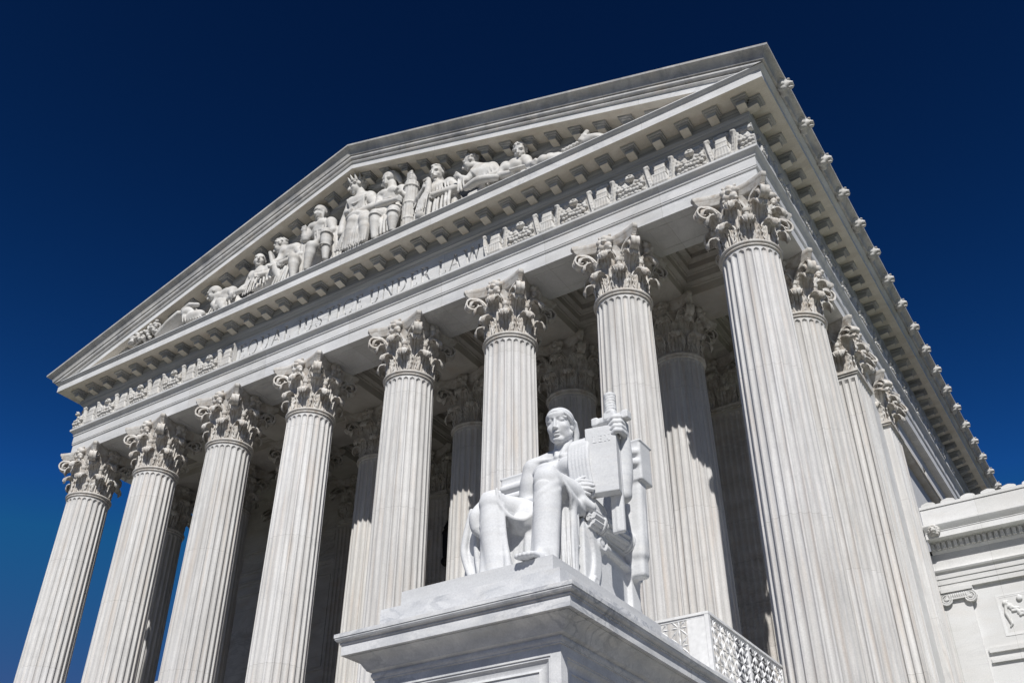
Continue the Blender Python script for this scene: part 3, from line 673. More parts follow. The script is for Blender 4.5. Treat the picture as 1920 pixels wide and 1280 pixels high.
# ------------------------------------------------------------------ side wings
YW = 14.75
def wing(sx, label):
    w = empty('wing', (sx*(X7+.9), YW, 0)); tag(w, label, 'building'); 
    X0, X1 = X7+.92, X7+26.0
    def put(mb, name, mat, par=None, smooth=None):
        if sx < 0: mb.V = [(-x, y, z) for x, y, z in mb.V]; mb.F = [f[::-1] for f in mb.F]
        mb.V = [(x-sx*(X7+.9), y-YW, z) for x, y, z in mb.V] if par is None or par is w else mb.V
        return mb.build(name, mat, w if par is None else par, smooth)
    mb = MB(); mb.box(X7+.63, X1, YW, YW+14, 0, 16.0)
    for x0, x1, z0, z1, p in ((X0+1.05,X1,12.95,13.12,.10),(X0+1.05,X1,12.70,12.76,.05),(X0+1.05,X1,12.60,12.69,.09),(X0,X1,7.0,7.4,.15)): mb.box(x0,x1,YW-p,YW+.01,z0,z1)
    put(mb, 'wall', M_wing)
    mb = MB(); mb.box(X7+.64, X1, YW+.03, YW+34, 16.9, 17.1); put(mb, 'flat_roof', M_flat)
    def ext(prof, name, mat, smooth=25, xa=None):
        mb = MB(); mb.loft([[(xa or X0, y, z) for y, z in prof], [(X1, y, z) for y, z in prof]]); return put(mb, name, mat, None, smooth)
    a = YW
    ext([(a,15.3),(a-.02,15.46),(a-.13,15.46),(a-.13,15.66),(a-.16,15.66),(a-.16,15.87),(a-.19,15.87),(a-.19,16.06)]+[(a-.20,16.07),(a-.27,16.12),(a-.30,16.18),(a-.27,16.25),(a-.16,16.28),(a-.13,16.30),(a-.13,16.86)], 'architrave', M_wing, 25, X7+.64)
    cor = ext([(a-.13,16.86),(a-.16,16.87),(a-.20,16.93),(a-.22,16.95),(a-.22,17.24),(a-.30,17.25),(a-.34,17.28),(a-.72,17.28),(a-.72,17.50),(a-.74,17.51),(a-.74,17.55),(a-.76,17.56),(a-.80,17.62),(a-.86,17.70),(a-.88,17.74),(a-.88,17.80),(a-.6,17.82)], 'cornice', M_wing)
    mb = MB(); n = int((X1-X0)/.21)
    for k in range(n): x = X0+.03+.21*k; mb.box(x, x+.13, a-.33, a-.21, 16.98, 17.23)
    tag(put(mb, 'dentils', M_wing, cor) if False else put(mb, 'dentil_band', M_wing), None)
    mb = MB(); mb.box(X0, X1, a-.55, a-.05, 17.80, 18.55); mb.box(X0, X1, a-.585, a-.02, 18.562, 18.68)
    par = put(mb, 'parapet', M_wing)
    k = 0; x = X0+.35
    while x < X1:      # antefix tiles on the parapet
        mb = MB(); hw = .26; prof = [(-hw,0),(-hw,.06),(-hw*.8,.10),(-hw*.5,.12),(-.08,.135),(0,.15),(.08,.135),(hw*.5,.12),(hw*.8,.10),(hw,.06),(hw,0)]
        mb.loft([[(x+px, y, 18.68+pz) for px, pz in prof] for y in (a-.57, a-.2)], True, True)
        if sx > 0 and x < X0+6.5: put(mb, 'roof_tile', M_wing, None, 40)
        elif sx < 0 and x < X0+13: put(mb, 'roof_tile', M_wing, None, 40)
        x += .74
    if sx > 0:
        # pilaster with scroll capital
        px0, px1 = X0+.12, X0+.92; mb = MB(); mb.box(X7+.64, px1, a-.12, a+.01, 4.6, 15.02); pil = put(mb, 'pilaster', M_wing)
        c = MB(); c.box(px0-.16, px1+.16, a-.30, a-.005, 15.30, 15.44); c.box(px0-.02, px1+.02, a-.24, a-.005, 15.03, 15.29)
        for s in (px0-.02, px1+.02):
            pts = []; R0 = .215
            for i in range(40):
                u = i/39; f = PI/2+(1 if s > px1-.1 else -1)*-u*2*PI*2.6; R = R0*(1-u)**.75+.02; pts.append((s+R*math.cos(f), a-.22, 15.06+R*math.sin(f)))
            c.tube(pts, [.042*(1-.5*i/39) for i in range(40)], 6)
            c.lathe([(.001,-.04),(.05,-.03),(.06,0),(.06,.2)], 12); n = 4*12
            c.V[-n:] = [(s+x, a-.22+z, 15.06+y) for x, y, z in c.V[-n:]]
            ring = [[(s+R*math.cos(f), y, 15.06+R*math.sin(f)) for f in np.linspace(0, 2*PI, 24, endpoint=False)] for R, y in ((.205,a-.01),(.205,a-.2))]; c.loft(ring, True, True)
        for i in range(9): c.tube([(px0+.1+i*.075, a-.22, 15.26), (px0+.1+i*.075, a-.245, 15.18), (px0+.1+i*.075, a-.23, 15.10)], [.03,.038,.028], 6)
        put(c, 'capital', M_wing, None, 40).parent = pil
        # framed relief panel with a swag
        q0, q1, z0, z1 = X0+1.72, X0+4.4, 13.45, 14.95; mb = MB()
        for d, p, ww in ((0,.014,.06),(.06,.007,.05)):
            for b in ((q0+d,q1-d,z0+d,z0+d+ww),(q0+d,q1-d,z1-d-ww,z1-d),(q0+d,q0+d+ww,z0+d+ww,z1-d-ww),(q1-d-ww,q1-d,z0+d+ww,z1-d-ww)): mb.box(b[0],b[1],a-p,a+.01,b[2],b[3])
        put(mb, 'panel_frame', M_wing)
        cl = Clay((q0+.1,a-.18,z0+.1), (q1-.1,a+.08,z1-.1), .026); r = random.Random(5); xm = (q0+q1)/2
        for i in range(60):
            u = -1+2*i/59; x = xm+u*1.05; z = 14.62-.62*(1-u*u); s = .075+.05*(1-u*u)
            for q in range(3): cl.ell((x+r.uniform(-.05,.05), a+.01-.025*r.random(), z+r.uniform(-s,s)), (.06,.055,.05), k=.015)
        for s in (-1,1):
            cl.ell((xm+s*1.07,a-.03,14.62), (.09,.07,.09), k=.02); cl.chain([(xm+s*1.07,a-.02,14.55),(xm+s*1.12,a-.03,14.25),(xm+s*1.02,a-.03,13.85),(xm+s*1.1,a-.02,13.75)], [.05,.06,.05,.03], k=.03)
            cl.ell((xm+s*.55,a-.04,14.72), (.11,.06,.11), k=.02); cl.ell((xm+s*.55,a-.05,14.72), (.05,.05,.05), k=.01)
        cl.ell((xm,a-.04,14.6), (.16,.09,.16), k=.03)
        V, F = nets(cl.v, cl.lo, cl.h); mb = MB(); mb.add(V, F.tolist()); put(mb, 'swag_relief', M_wing, None, 180)
        inst('lion_head', LION, w, (X0+.36-(X7+.9), -.80, 17.55), 0, scale=(.62,.62,.62))
    return w
wing(1, 'low white marble wing on the right with dentil cornice, tiled parapet and scroll-capital pilaster')
wing(-1, 'low wing glimpsed between the left columns, only its white parapet in view')
# ------------------------------------------------------------------ ground
mb = MB(); mb.box(-60, 60, -70, -1.0, -.3, 0); tag(mb.build('plaza', marble('plaza_marble', base=(.155,.145,.13), light=(.205,.195,.175), joints=((0,2.0,.01),(1,2.0,.01)), rough=.7)), kind='structure')
mb = MB(); R = 3000; mb.add([(-R,-R,-.32),(R,-R,-.32),(R,R,-.32),(-R,R,-.32)], [(0,1,2,3)]); tag(mb.build('ground', plain('lawn_ground', (.10,.12,.06), .9)), kind='structure')

def lantern():
    t = empty('wall_lantern', (-1.36, 7.86, 18.1)); tag(t, 'tall black metal wall lantern between columns on the shaded portico wall', 'lantern')
    mb = MB(); mb.lathe([(.02,0),(.12,.04),(.20,.14),(.22,.26),(.17,.36),(.12,.42),(.15,.5),(.17,.9),(.19,1.45),(.23,1.52),(.2,1.6),(.12,1.7),(.16,1.78),(.10,1.9),(.03,2.05),(.0,2.15)], 10, (0,0)); mb.build('lamp_body', M_dark, t, 40)
    mb = MB(); mb.tube([(0,0,.3),(0,.25,.22),(0,.5,.4)], [.05,.05,.06], 8); mb.tube([(0,0,1.4),(0,.25,1.5),(0,.5,1.3)], [.04,.04,.05], 8); mb.box(-.14,.14,.46,.495,.1,1.6); mb.build('bracket', M_dark, t, 40)
lantern()
# ------------------------------------------------------------------ pedestal, railing
PX0, PX1, PY0, PY1 = 10.23, 15.25, -11.0, -1.57
def stage():
    t = empty('statue_pedestal', ((PX0+PX1)/2, PY0, 0)); tag(t, 'big grey-veined marble pedestal with moulded cornice carrying the seated statue', 'pedestal')
    ox, oy = (PX0+PX1)/2, PY0
    def put(mb, name, mat, smooth=25): mb.V = [(x-ox, y-oy, z) for x, y, z in mb.V]; return mb.build(name, mat, t, smooth)
    def sweep(pr):
        mb = MB(); mb.loft([[(PX0-q, PY1, z) for q, z in pr], [(PX0-q, PY0-q, z) for q, z in pr], [(PX1+q, PY0-q, z) for q, z in pr], [(PX1+q, PY1, z) for q, z in pr]]); return mb
    put(sweep([(-.58,6.92),(-.545,6.93),(-.545,6.955)]+arc((-.58,7.01),.065,-45,45,5)+[(-.50,7.07),(-.455,7.085),(-.445,7.11),(-.41,7.15),(-.375,7.21),(-.32,7.27),(-.25,7.305),(-.205,7.315),(-.205,7.335),(-.155,7.335),(-.155,7.328),(-.11,7.328),(-.11,7.515),(-.085,7.52),(-.085,7.545),(-.10,7.548),(-.07,7.555),(-.035,7.575),(-.015,7.605),(-.012,7.63),(0,7.635),(0,7.705),(-.02,7.715),(-1.6,7.72)]), 'cornice', M_ped)
    mb = MB(); mb.box(PX0+1.5, PX1-1.5, PY0+1.5, PY1, 7.5, 7.718); put(mb, 'slab', M_ped)
    # die with sunk panels
    D = .57; zt, zb = 6.925, .55; mb = MB()
    def face(P, u0, u1):
        r = [(0,0),(.22,0),(.224,.018),(.27,.02),(.30,.05),(.36,.075),(.44,.08),(.50,.06),(.504,.085)]
        rings = [[P(u0+a*.9, zb+a, d), P(u1-a*.9, zb+a, d), P(u1-a*.9, zt-a*.75, d), P(u0+a*.9, zt-a*.75, d)] for a, d in r]
        mb.loft(rings, True); n = len(mb.V); mb.F.append((n-4,n-3,n-2,n-1))
    face(lambda u, z, d: (u, PY0+D+d, z), PX0+D, PX1-D)
    L = PY1-(PY0+D)
    face(lambda u, z, d: (PX1-D-d, u, z), PY0+D, PY1); face(lambda u, z, d: (PX0+D+d, PY0+D+PY1-u, z), PY0+D, PY1)
    put(mb, 'die', M_ped, 25)
    put(sweep([(-.55,.56),(-.5,.58),(-.42,.52),(-.35,.50),(-.35,.0)]), 'base_course', M_ped)
    cx = 12.77
    mb = MB(); mb.box(10.865, 14.745, PY0+.506, -5.55, 7.722, 8.20); put(mb, 'plinth', M_ped)
    mb = MB(); mb.box(cx-1.668, cx+1.668, PY0+.80, -5.85, 8.202, 8.60); put(mb, 'plinth', M_stat)
    return t
stage()
def railing():
    x0, y0, z0, z1 = 15.12, -4.98, 7.73, 9.03; L = 6.6; W = 3.6
    t = empty('railing', (x0, y0, z0)); tag(t, 'white metal railing of star lattice on the pedestal block behind the seated statue', 'railing'); H = z1-z0
    mb = MB(); mb.box(-W,.05,-.05,.06,H-.055,H); mb.box(-.055,.05,.061,L,H-.055,H); mb.box(-W,.0,-.025,.035,H-.10,H-.056); mb.box(-.03,.025,.06,L,H-.10,H-.056); mb.build('top_rail', M_rail, t)
    mb = MB(); mb.box(-W,-.5,-.02,.03,.06,.10); mb.box(-.025,.02,.06,L,.06,.10); mb.build('bottom_rail', M_rail, t)
    mb = MB(); mb.box(-.045,.045,-.045,.055,0,H-.056); mb.build('post', M_rail, t); mb = MB(); mb.box(-.46,-.055,-.022,.03,0,H-.101); mb.box(-.044,-.054,-.01,.02,.1,H-.2); mb.build('end_plate', M_rail, t)
    for y in (2.2,4.4,6.55): mb = MB(); mb.box(-.04,.04,y-.04,y+.04,0,H-.101); mb.build('post', M_rail, t)
    def star(mb, P, c, n=.20):
        for k in range(8):
            a = k*PI/4; r = n if k % 2 == 0 else n*1.38; w = .026
            d = (math.cos(a), math.sin(a)); q = (-d[1], d[0])
            pts = [(0,0,0),(d[0]*r*.55+q[0]*w, d[1]*r*.55+q[1]*w, 0),(d[0]*r, d[1]*r, 0),(d[0]*r*.55-q[0]*w, d[1]*r*.55-q[1]*w, 0),(d[0]*r*.5, d[1]*r*.5, .03),(d[0]*r*.5, d[1]*r*.5, -.03)]
            mb.add([P(c[0]+p[0], c[1]+p[1], p[2]) for p in pts], [(0,1,4),(1,2,4),(2,3,4),(3,0,4),(1,0,5),(2,1,5),(3,2,5),(0,3,5)])
    zs = [.10+.19+.385*i for i in range(3)]
    mb = MB()
    for i in range(7):
        for z in zs: star(mb, lambda u, v, w: (u, w, v), (-.66-.42*i, z), .205)
    mb.build('lattice', M_rail, t)
    mb = MB()
    for i in range(16):
        for z in zs: star(mb, lambda u, v, w: (w, u, v), (.26+.40*i, z))
    mb.build('lattice', M_rail, t); return t
railing()
# ------------------------------------------------------------------ the seated statue
def seated_statue():
    t = empty('seated_statue', (12.77, -9.0, 8.60)); tag(t, 'white marble statue of a robed hooded figure seated on a throne with tablet and sword', 'statue')
    H = .019
    c = Clay((-.75,-1.5,-.03), (2.55,1.45,4.4), H)
    # torso
    c.ell((.82,.95,1.55), (.66,.5,.42), k=.2); c.ell((.84,.92,2.0), (.52,.38,.5), k=.15); c.ell((.82,.92,2.62), (.66,.40,.52), k=.2)
    for x in (.5,1.12): c.ell((x,.60,2.72), (.31,.17,.21), k=.07)
    c.chain([(.82,.62,2.9),(.82,.56,2.45),(.84,.6,2.0)], .018, k=.05, sub=True)
    for z in (2.42,2.24): c.chain([(.58,.55,z),(.84,.53,z-.02),(1.1,.56,z)], .018, k=.05, sub=True)
    c.chain([(.06,.92,3.02),(.45,.95,3.16),(.82,.95,3.2),(1.2,.95,3.16),(1.6,.92,3.02)], [.26,.2,.2,.2,.26], k=.12)
    for s in (-1,1): c.cap((.82+s*.1,.66,3.0), (.82+s*.62,.74,3.1), .05, .045, k=.06)
    c.chain([(.80,.92,3.0),(.81,.85,3.28),(.82,.80,3.55)], [.26,.19,.18], k=.08)
    for s in (-1,1): c.cap((.82+s*.17,.86,3.5), (.82+s*.06,.62,3.02), .05, .05, k=.05)
    # head, bowed a little
    T = Turn(c, (.82,.74,3.76), rotm(.22,0,.10), .84)
    T.ell((.82,.78,3.90), (.30,.38,.35), k=.04); T.ell((.82,.60,3.64), (.265,.25,.30), k=.08); T.ell((.82,.43,3.37), (.115,.10,.09), k=.06)
    for s in (-1,1):
        T.cap((.82+s*.25,.70,3.55), (.82+s*.07,.46,3.35), .075, .065, k=.06); T.ell((.82+s*.185,.47,3.69), (.08,.08,.08), k=.08)
    T.chain([(.57,.53,3.935),(.69,.43,3.955),(.82,.405,3.94),(.95,.43,3.955),(1.07,.53,3.935)], [.035,.04,.04,.04,.035], k=.03)
    T.ell((.82,.46,4.03), (.24,.10,.10), k=.05)
    for s in (-1,1): T.ell((.82+s*.13,.52,3.64), (.11,.11,.18), k=.06); T.ell((.82+s*.17,.60,3.50), (.08,.13,.12), k=.06)
    for s in (-1,1):
        T.ell((.82+s*.125,.372,3.868), (.082,.06,.046), k=.025, sub=True); T.ell((.82+s*.14,.458,3.86), (.078,.06,.045), k=.012)
        T.chain([(.82+s*.06,.425,3.89),(.82+s*.14,.40,3.905),(.82+s*.22,.46,3.88)], .016, k=.02)
    T.cap((.82,.395,3.93), (.82,.305,3.68), .03, .045, k=.02); T.ell((.82,.315,3.66), (.05,.06,.04), k=.02)
    for s in (-1,1): T.ell((.82+s*.05,.35,3.655), (.034,.048,.032), k=.012)
    T.ell((.82,.375,3.548), (.095,.06,.03), k=.012); T.ell((.82,.38,3.475), (.085,.06,.034), k=.012); T.chain([(.71,.385,3.51),(.82,.325,3.512),(.93,.385,3.51)], .012, k=.015, sub=True)
    T.ell((.82,.365,3.425), (.09,.04,.022), k=.02, sub=True)
    for s in (-1,1): T.ell((.82+s*.285,.80,3.72), (.04,.085,.115), rotm(.2,0,0), k=.025)
    # right arm down, forearm across the lap to the tablet
    c.chain([(.06,.92,3.0),(-.06,.9,2.62),(-.14,.86,2.16)], [.25,.235,.185], k=.1); c.ell((-.02,.84,2.7), (.2,.2,.3), k=.08)
    c.chain([(-.14,.86,2.16),(.5,.5,2.02),(1.22,.32,1.98)], [.18,.165,.115], k=.08)
    c.box((1.28,.33,1.98), (.12,.065,.155), .05, k=.05)
    for i, z in enumerate((2.11,2.025,1.94,1.865)):
        ln = (.33,.37,.35,.27)[i]; c.chain([(1.34,.29,z+.015),(1.34+ln*.45,.30,z+.012),(1.34+ln*.8,.345,z-.008),(1.34+ln,.40,z-.022)], [.05,.047,.044,.038], k=.01)
    c.chain([(1.30,.32,2.12),(1.42,.40,2.22),(1.54,.42,2.25)], [.06,.05,.042], k=.03)
    # left arm, elbow out, forearm raised to the hilt
    c.chain([(1.60,.92,3.0),(1.82,.98,2.5),(2.03,1.05,1.98)], [.26,.23,.165], k=.1); c.ell((1.72,.9,2.72), (.21,.22,.28), k=.08)
    c.spl([(2.03,1.05,1.98),(2.09,1.05,2.4),(2.15,1.02,2.8),(2.19,.98,3.12)], [.165,.175,.145,.11], k=.06)
    c.box((2.21,.90,3.36), (.085,.14,.19), .06, rotm(0,0,.1), k=.05)
    for i, (z, q) in enumerate(((3.53,0),(3.42,.03),(3.31,.05),(3.21,.08))):
        c.chain([(2.25,.84,z),(2.25+.02*q,.66,z),(2.15+q*.5,.575,z-.02),(2.03+q,.60,z-.06)], [.066,.063,.058,.05], k=.008)
    c.chain([(2.14,.98,3.42),(1.98,.98,3.53),(1.86,.90,3.55)], [.07,.058,.05], k=.03)
    # feet
    c.chain([(1.15,-.5,1.7),(1.17,-.55,.8),(1.18,-.62,.3)], [.24,.24,.15], k=.05); c.chain([(-.08,-.45,1.5),(.05,-.5,.8),(.15,-.28,.3)], [.2,.2,.12], k=.05)
    c.chain([(1.15,-.3,1.85),(1.2,.9,1.6)], [.22,.3], k=.08); c.chain([(-.08,-.4,1.6),(.4,.9,1.6)], [.22,.3], k=.08)
    for fx, fy in ((1.16,-.62),(.16,-.20)):
        c.chain([(fx,fy+.1,.13),(fx,fy-.22,.15),(fx-.02,fy-.5,.10)], [.15,.14,.11], k=.06); c.ell((fx,fy-.48,.07), (.17,.14,.07), k=.04)
        for i in range(5): c.chain([(fx-.14+.072*i,fy-.5,.085),(fx-.16+.076*i,fy-.68-.02*(2-abs(i-1.5)),.065)], [.048,.044 if i else .055], k=.012)
    body = c.build('body', M_stat, t)
    # hood with rolled band and lappets
    c = Clay((.25,.15,3.0), (1.4,1.45,4.5), H); T = Turn(c, (.82,.74,3.76), rotm(.22,0,.10), .84)
    T.ell((.82,.79,3.96), (.335,.41,.34), k=.02); T.box((.82,.07,3.626), (.6,.8,.6), .01, rotm(-.735,0,0), k=.008, sub=True)
    hc = np.array((.82,.79,3.96)); hr = np.array((.335,.41,.34)); hn = np.array((0,.67,.742)); e2 = np.array((0,-.742,.67))
    for off, w in ((-.125,.046), (-.04,.036)):
        o = hn*off/hr; pts = []
        for a in np.linspace(-.55, PI+.55, 27):
            d = (np.array((1,0,0))*math.cos(a)+e2*math.sin(a))/hr; A, B, C0 = d@d, o@d, o@o-1
            pts.append(hc+(o+d*((-B+math.sqrt(max(0, B*B-A*C0)))/A))*hr)
        T.chain(pts, w, k=.006)
    for s in (-1,1):
        T.chain([(.82+s*.28,.95,3.85),(.82+s*.27,1.02,3.6),(.82+s*.24,1.02,3.38)], [.09,.10,.09], k=.08)
    T.ell((.82,1.08,3.62), (.26,.12,.33), k=.08)
    c.build('hood', M_stat, t)
    # drapery
    c = Clay((-1.4,-1.35,-.03), (1.95,2.4,3.4), .0245); r = random.Random(2)
    c.chain([(1.16,-.44,1.90),(1.22,.2,1.86),(1.28,.95,1.62)], [.26,.32,.38], k=.1); c.chain([(1.15,-.42,1.9),(1.16,-.48,1.5),(1.165,-.52,1.1),(1.17,-.56,.7),(1.18,-.60,.34)], [.27,.275,.268,.255,.245], k=.05)
    c.box((1.15,-.50,1.97), (.21,.14,.19), .09, rotm(-.3,0,0), k=.06); c.box((-.10,-.54,1.76), (.20,.14,.18), .09, rotm(-.3,0,0), k=.06)
    c.chain([(-.10,-.46,1.69),(.12,.2,1.72),(.4,.95,1.6)], [.25,.32,.38], k=.1); c.chain([(-.10,-.46,1.69),(-.08,-.50,1.35),(-.04,-.54,1.0),(.04,-.58,.5),(.08,-.60,.02)], [.26,.26,.25,.23,.23], k=.05)
    c.ell((.85,.75,1.65), (.75,.5,.33), k=.15)
    # creases down the shins and across the knees
    for x0, y0, x1, y1, z0 in ((1.36,-.50,1.38,-.66,1.3),(.97,-.60,.95,-.70,1.0),(-.24,-.60,-.12,-.76,.9)): c.spl([(x0,y0,z0),(x0*.5+x1*.5,y0*.5+y1*.5,z0*.6),(x1,y1,.12)], [.02,.04,.07], k=.10)
    for q in (2,3): c.spl([(1.36+.015*q,-.60+.05*q,2.02-.13*q),(1.22,-.76+.02*q,1.86-.16*q),(1.02,-.74+.02*q,1.78-.20*q)], [.02,.02,.01], k=.09); c.spl([(.10,-.62+.05*q,1.80-.12*q),(-.04,-.76+.02*q,1.64-.16*q),(-.22,-.74+.02*q,1.56-.20*q)], [.02,.02,.01], k=.09)
    c.spl([(.16,-.52,1.6),(.22,-.56,1.0),(.34,-.62,.4),(.40,-.60,.0)], [.05,.06,.07,.09], k=.035)
    # hem gathered over the left foot
    for i in range(5): a = i/4; c.spl([(.93,-.58-.12*a,.46-.055*i),(1.16,-.80-.11*a,.40-.06*i),(1.42,-.58-.02*a,.52-.08*i)], [.03,.042,.03], k=.02)
    # swag between the knees: nested hanging folds
    for i in range(5):
        u = i/4; c.spl([(.10,-.64+.46*u,1.92-.05*u),(.14,-.60+.44*u,1.62-.16*u),(.28,-.44+.34*u,1.36-.16*u),(.46,-.22+.22*u,1.34-.12*u),(.64,-.08+.14*u,1.52-.12*u),(.84,.06,1.88-.10*u)], [.03,.045,.055,.055,.045,.03], k=.012)
    c.ell((.38,.10,1.50), (.40,.26,.30), k=.08); c.ell((.30,-.05,1.34), (.26,.2,.2), k=.06)
    # pulled folds at the back of each knee
    for i in range(6): c.spl([(1.40,-.44+.09*i,2.0-.05*i),(1.50,-.20+.10*i,1.66-.03*i),(1.44,-.06+.10*i,1.42)], [.022,.045,.035], k=.02)
    for i in range(5): c.spl([(.16,-.60+.05*i,1.66-.02*i),(.14,-.44+.06*i,1.46-.02*i),(.06,-.28+.06*i,1.36)], [.02,.035,.025], k=.02)
    # curtain of cloth hanging between and beside the legs
    c.box((.40,.08,.74), (.78,.10,.76), .05, k=.05)
    for i in range(7): x = -.05+.16*i+r.uniform(-.05,.05); c.spl([(x,.04,1.62),(x+r.uniform(-.03,.03),.0,.7),(x+r.uniform(-.06,.06),-.05,.02)], [.02,.05+.03*r.random(),.08], k=.07)
    for x, d in ((.46,.04),(.64,.08)): c.spl([(x-.06,.02,1.5),(x,-.12+d,.6),(x+.03,-.20+d,.0)], [.02,.06,.10], k=.08)
    c.box((1.24,.02,.78), (.27,.07,.84), .05, k=.05)
    for i in range(5): x = 1.04+.10*i+r.uniform(-.02,.02); c.spl([(x-.02,-.02,1.6),(x,-.07,.8),(x+.03,-.11,.02)], [.015,.022+.02*r.random(),.035], k=.03)
    # loop of cloth over the front of the throne arm
    c.chain([(1.28,.28,1.58),(1.32,.16,1.25),(1.33,.15,.88),(1.31,.16,.62)], [.14,.14,.12,.07], k=.06)
    for q in range(5): c.spl([(1.17+.055*q,.16+.01*q,1.58),(1.21+.06*q,.05+.03*q,1.18),(1.24+.045*q,.06+.03*q,.70)], [.025,.034,.025], k=.015)
    c.spl([(1.20,.10,.62),(1.31,.05,.58),(1.45,.13,.67)], [.055,.065,.05], k=.02); c.spl([(1.28,.10,.52),(1.36,.10,.44)], [.05,.03], k=.02)
    c.chain([(1.30,.2,1.62),(1.48,.3,1.66),(1.58,.5,1.60)], [.10,.12,.10], k=.06)
    # over the left shoulder
    for i in range(6): x = 1.17+.08*i; c.spl([(x+.03,.95,3.30),(x+.01,.64,3.22),(x,.47,2.96),(x+.02,.41,2.6),(x+.05,.44,2.2),(x+.06,.5,1.85)], [.05,.055,.055,.05,.05,.05], k=.02)
    c.box((1.36,.52,2.5), (.22,.07,.6), .05, k=.05)
    # cloth falling over the far side of the throne
    c.box((-.80,.12,1.10), (.32,.07,.92), .05, rotm(0,.10,-.15), k=.05)
    c.spl([(-.98,.05,2.0),(-1.10,.03,1.4),(-1.12,.03,1.05),(-.95,.03,.55),(-.80,.02,.2)], [.05,.07,.07,.06,.05], k=.06)
    c.spl([(-.72,.0,1.9),(-.80,-.02,1.2),(-.70,.0,.4)], [.03,.05,.05], k=.08)
    c.spl([(-.58,-.05,2.05),(-.70,-.18,1.72),(-.68,-.16,1.45),(-.58,-.12,1.28)], [.10,.14,.13,.06], k=.04)
    c.build('drapery', M_stat, t)
    # throne
    c = Clay((-1.75,.0,-.03), (2.2,2.85,3.95), .027)
    c.box((.26,1.42,.70), (1.19,1.03,.70), .03, k=.02); c.box((.25,2.35,1.5), (1.3,.2,1.55), .03, k=.02)
    c.box((.22,2.32,3.28), (1.80,.27,.49), .04, k=.02); c.chain([(-1.5,2.06,3.2),(1.9,2.06,3.2)], .10, k=.04); c.chain([(-1.5,2.06,3.45),(1.9,2.06,3.45)], .10, k=.04); c.box((.22,2.33,3.74), (1.82,.30,.03), .02, k=.01)
    for s, xs in ((1, 1.50), (-1, -.98)):
        xm = xs-s*.17
        for i in range(31):
            u = i/30; z = .04+1.22*u; y = .62+.13*math.sin(PI*u)**1.2-.10*u**3-.10*(1-u)**3; c.box((xm,y+.12,z), (.17,.14,.05), .02, k=.04)
        c.box((xs-s*.03,1.9,1.22), (.05,.75,.05), .02, k=.01); c.box((xs-s*.03,1.75,.06), (.05,.9,.06), .02, k=.01)
        for i in range(9):
            u = i/8; z = .04+.8*u; y = 2.66-.10*math.sin(PI*u); c.box((xm,y-.05,z), (.17,.13,.07), .03, k=.03)
        for yv, zv, rr in ((.98,1.04,.20),(2.55,.90,.18),(.62,.12,.11)):
            c.ell((xs-s*.03,yv,zv), (.075,rr*1.1,rr*1.1), k=.012)
            c.chain([(xs+s*.035, yv+(rr*(1-i/24))*math.cos(1.6-i*.5), zv+(rr*(1-i/24))*math.sin(1.6-i*.5)) for i in range(24)], [.034*(1-.45*i/24) for i in range(24)], k=.006)
        c.chain([(xs,1.2,1.02),(xs,2.4,.88)], [.07,.06], k=.03)
    # cloth gathered behind the throne arm
    c.box((1.66,2.26,2.1), (.27,.17,1.0), .10, rotm(0,.03,0), k=.06); c.box((1.62,2.28,1.2), (.24,.15,.5), .08, k=.08)
    for q in range(5): c.spl([(1.45+.10*q,2.10+.03*q,3.0),(1.50+.10*q,2.05+.05*q,2.2),(1.52+.09*q,2.07+.05*q,1.5),(1.50+.08*q,2.1+.05*q,1.12-.12*(q % 3))], [.03,.05,.05,.035], k=.02)
    c.build('throne', M_stat, t)
    # bundle of rods along the arm
    mb = MB(); A, B = Vector((1.43,.50,1.44)), Vector((1.48,2.33,1.48)); d = (B-A).normalized(); u = d.cross(Vector((0,0,1))).normalized(); w = u.cross(d)
    for k in range(11):
        a = 2*PI*k/11; o = u*(.185*math.cos(a))+w*(.185*math.sin(a)); mb.tube([A+o+d*(.02*(k % 3)), B+o], .07, 8)
    mb.tube([A+d*.03, B], .17, 12)
    for f, hw in ((.22,.05),(.27,.04),(.80,.05),(.86,.05),(.92,.04)): mb.tube([A+(B-A)*f-d*hw, A+(B-A)*f-d*hw*.6, A+(B-A)*f+d*hw*.6, A+(B-A)*f+d*hw], [.245,.275,.275,.245], 24)
    for k in range(3): mb.tube([A+d*(-.06)+w*(.07*(k-1))+u*.1, A+d*.14+w*(.07*(k-1))+u*.12], [.05,.06], 8)
    mb.build('rod_bundle', M_stat, t, 40)
    # tablet with its word
    yaw = math.atan2(.14,.64); R = Matrix.Rotation(yaw,3,'Z'); cen = Vector((1.83,.64,2.62))
    mb = MB(); mb.obox(cen, (.325,.125,.745), R); tb = mb.build('tablet', M_stat, t)
    bv = tb.modifiers.new('edge', 'BEVEL'); bv.width = .018; bv.segments = 2
    mb = MB(); X = {'X': (.84, [q4(.02,0,.56,1,.2,.2), q4(.64,0,.10,1,.1,.1), rc(0,.28,.95,1), rc(.0,.26,0,.05), rc(.52,.84,0,.05), rc(.5,.78,.95,1)])}
    x = -.175; h = .15
    for ch in 'LEX':
        wd, ps = (X if ch == 'X' else G)[ch]
        for n, p in enumerate(ps):
            fr = [R @ Vector((x+px*h, -.130-.0007*n, .38+py*h))+cen for px, py in p]; bk = [R @ Vector((x+px*h, -.12, .38+py*h))+cen for px, py in p]; n = len(p)
            mb.add(fr+bk, [tuple(range(n))]+[(i, (i+1) % n, n+(i+1) % n, n+i) for i in range(n)])
        x += wd*h+.035
    mb.build('lettering', M_stat, tb)
    # sword upright behind the tablet
    c = Clay((1.55,.55,1.0), (2.5,1.15,4.35), .02); sx, sy = 1.99, .80
    c.box((sx,sy+.06,2.35), (.135,.055,1.25), .03, k=.02); c.box((sx,sy+.06,2.35), (.03,.07,1.2), .02, k=.02)
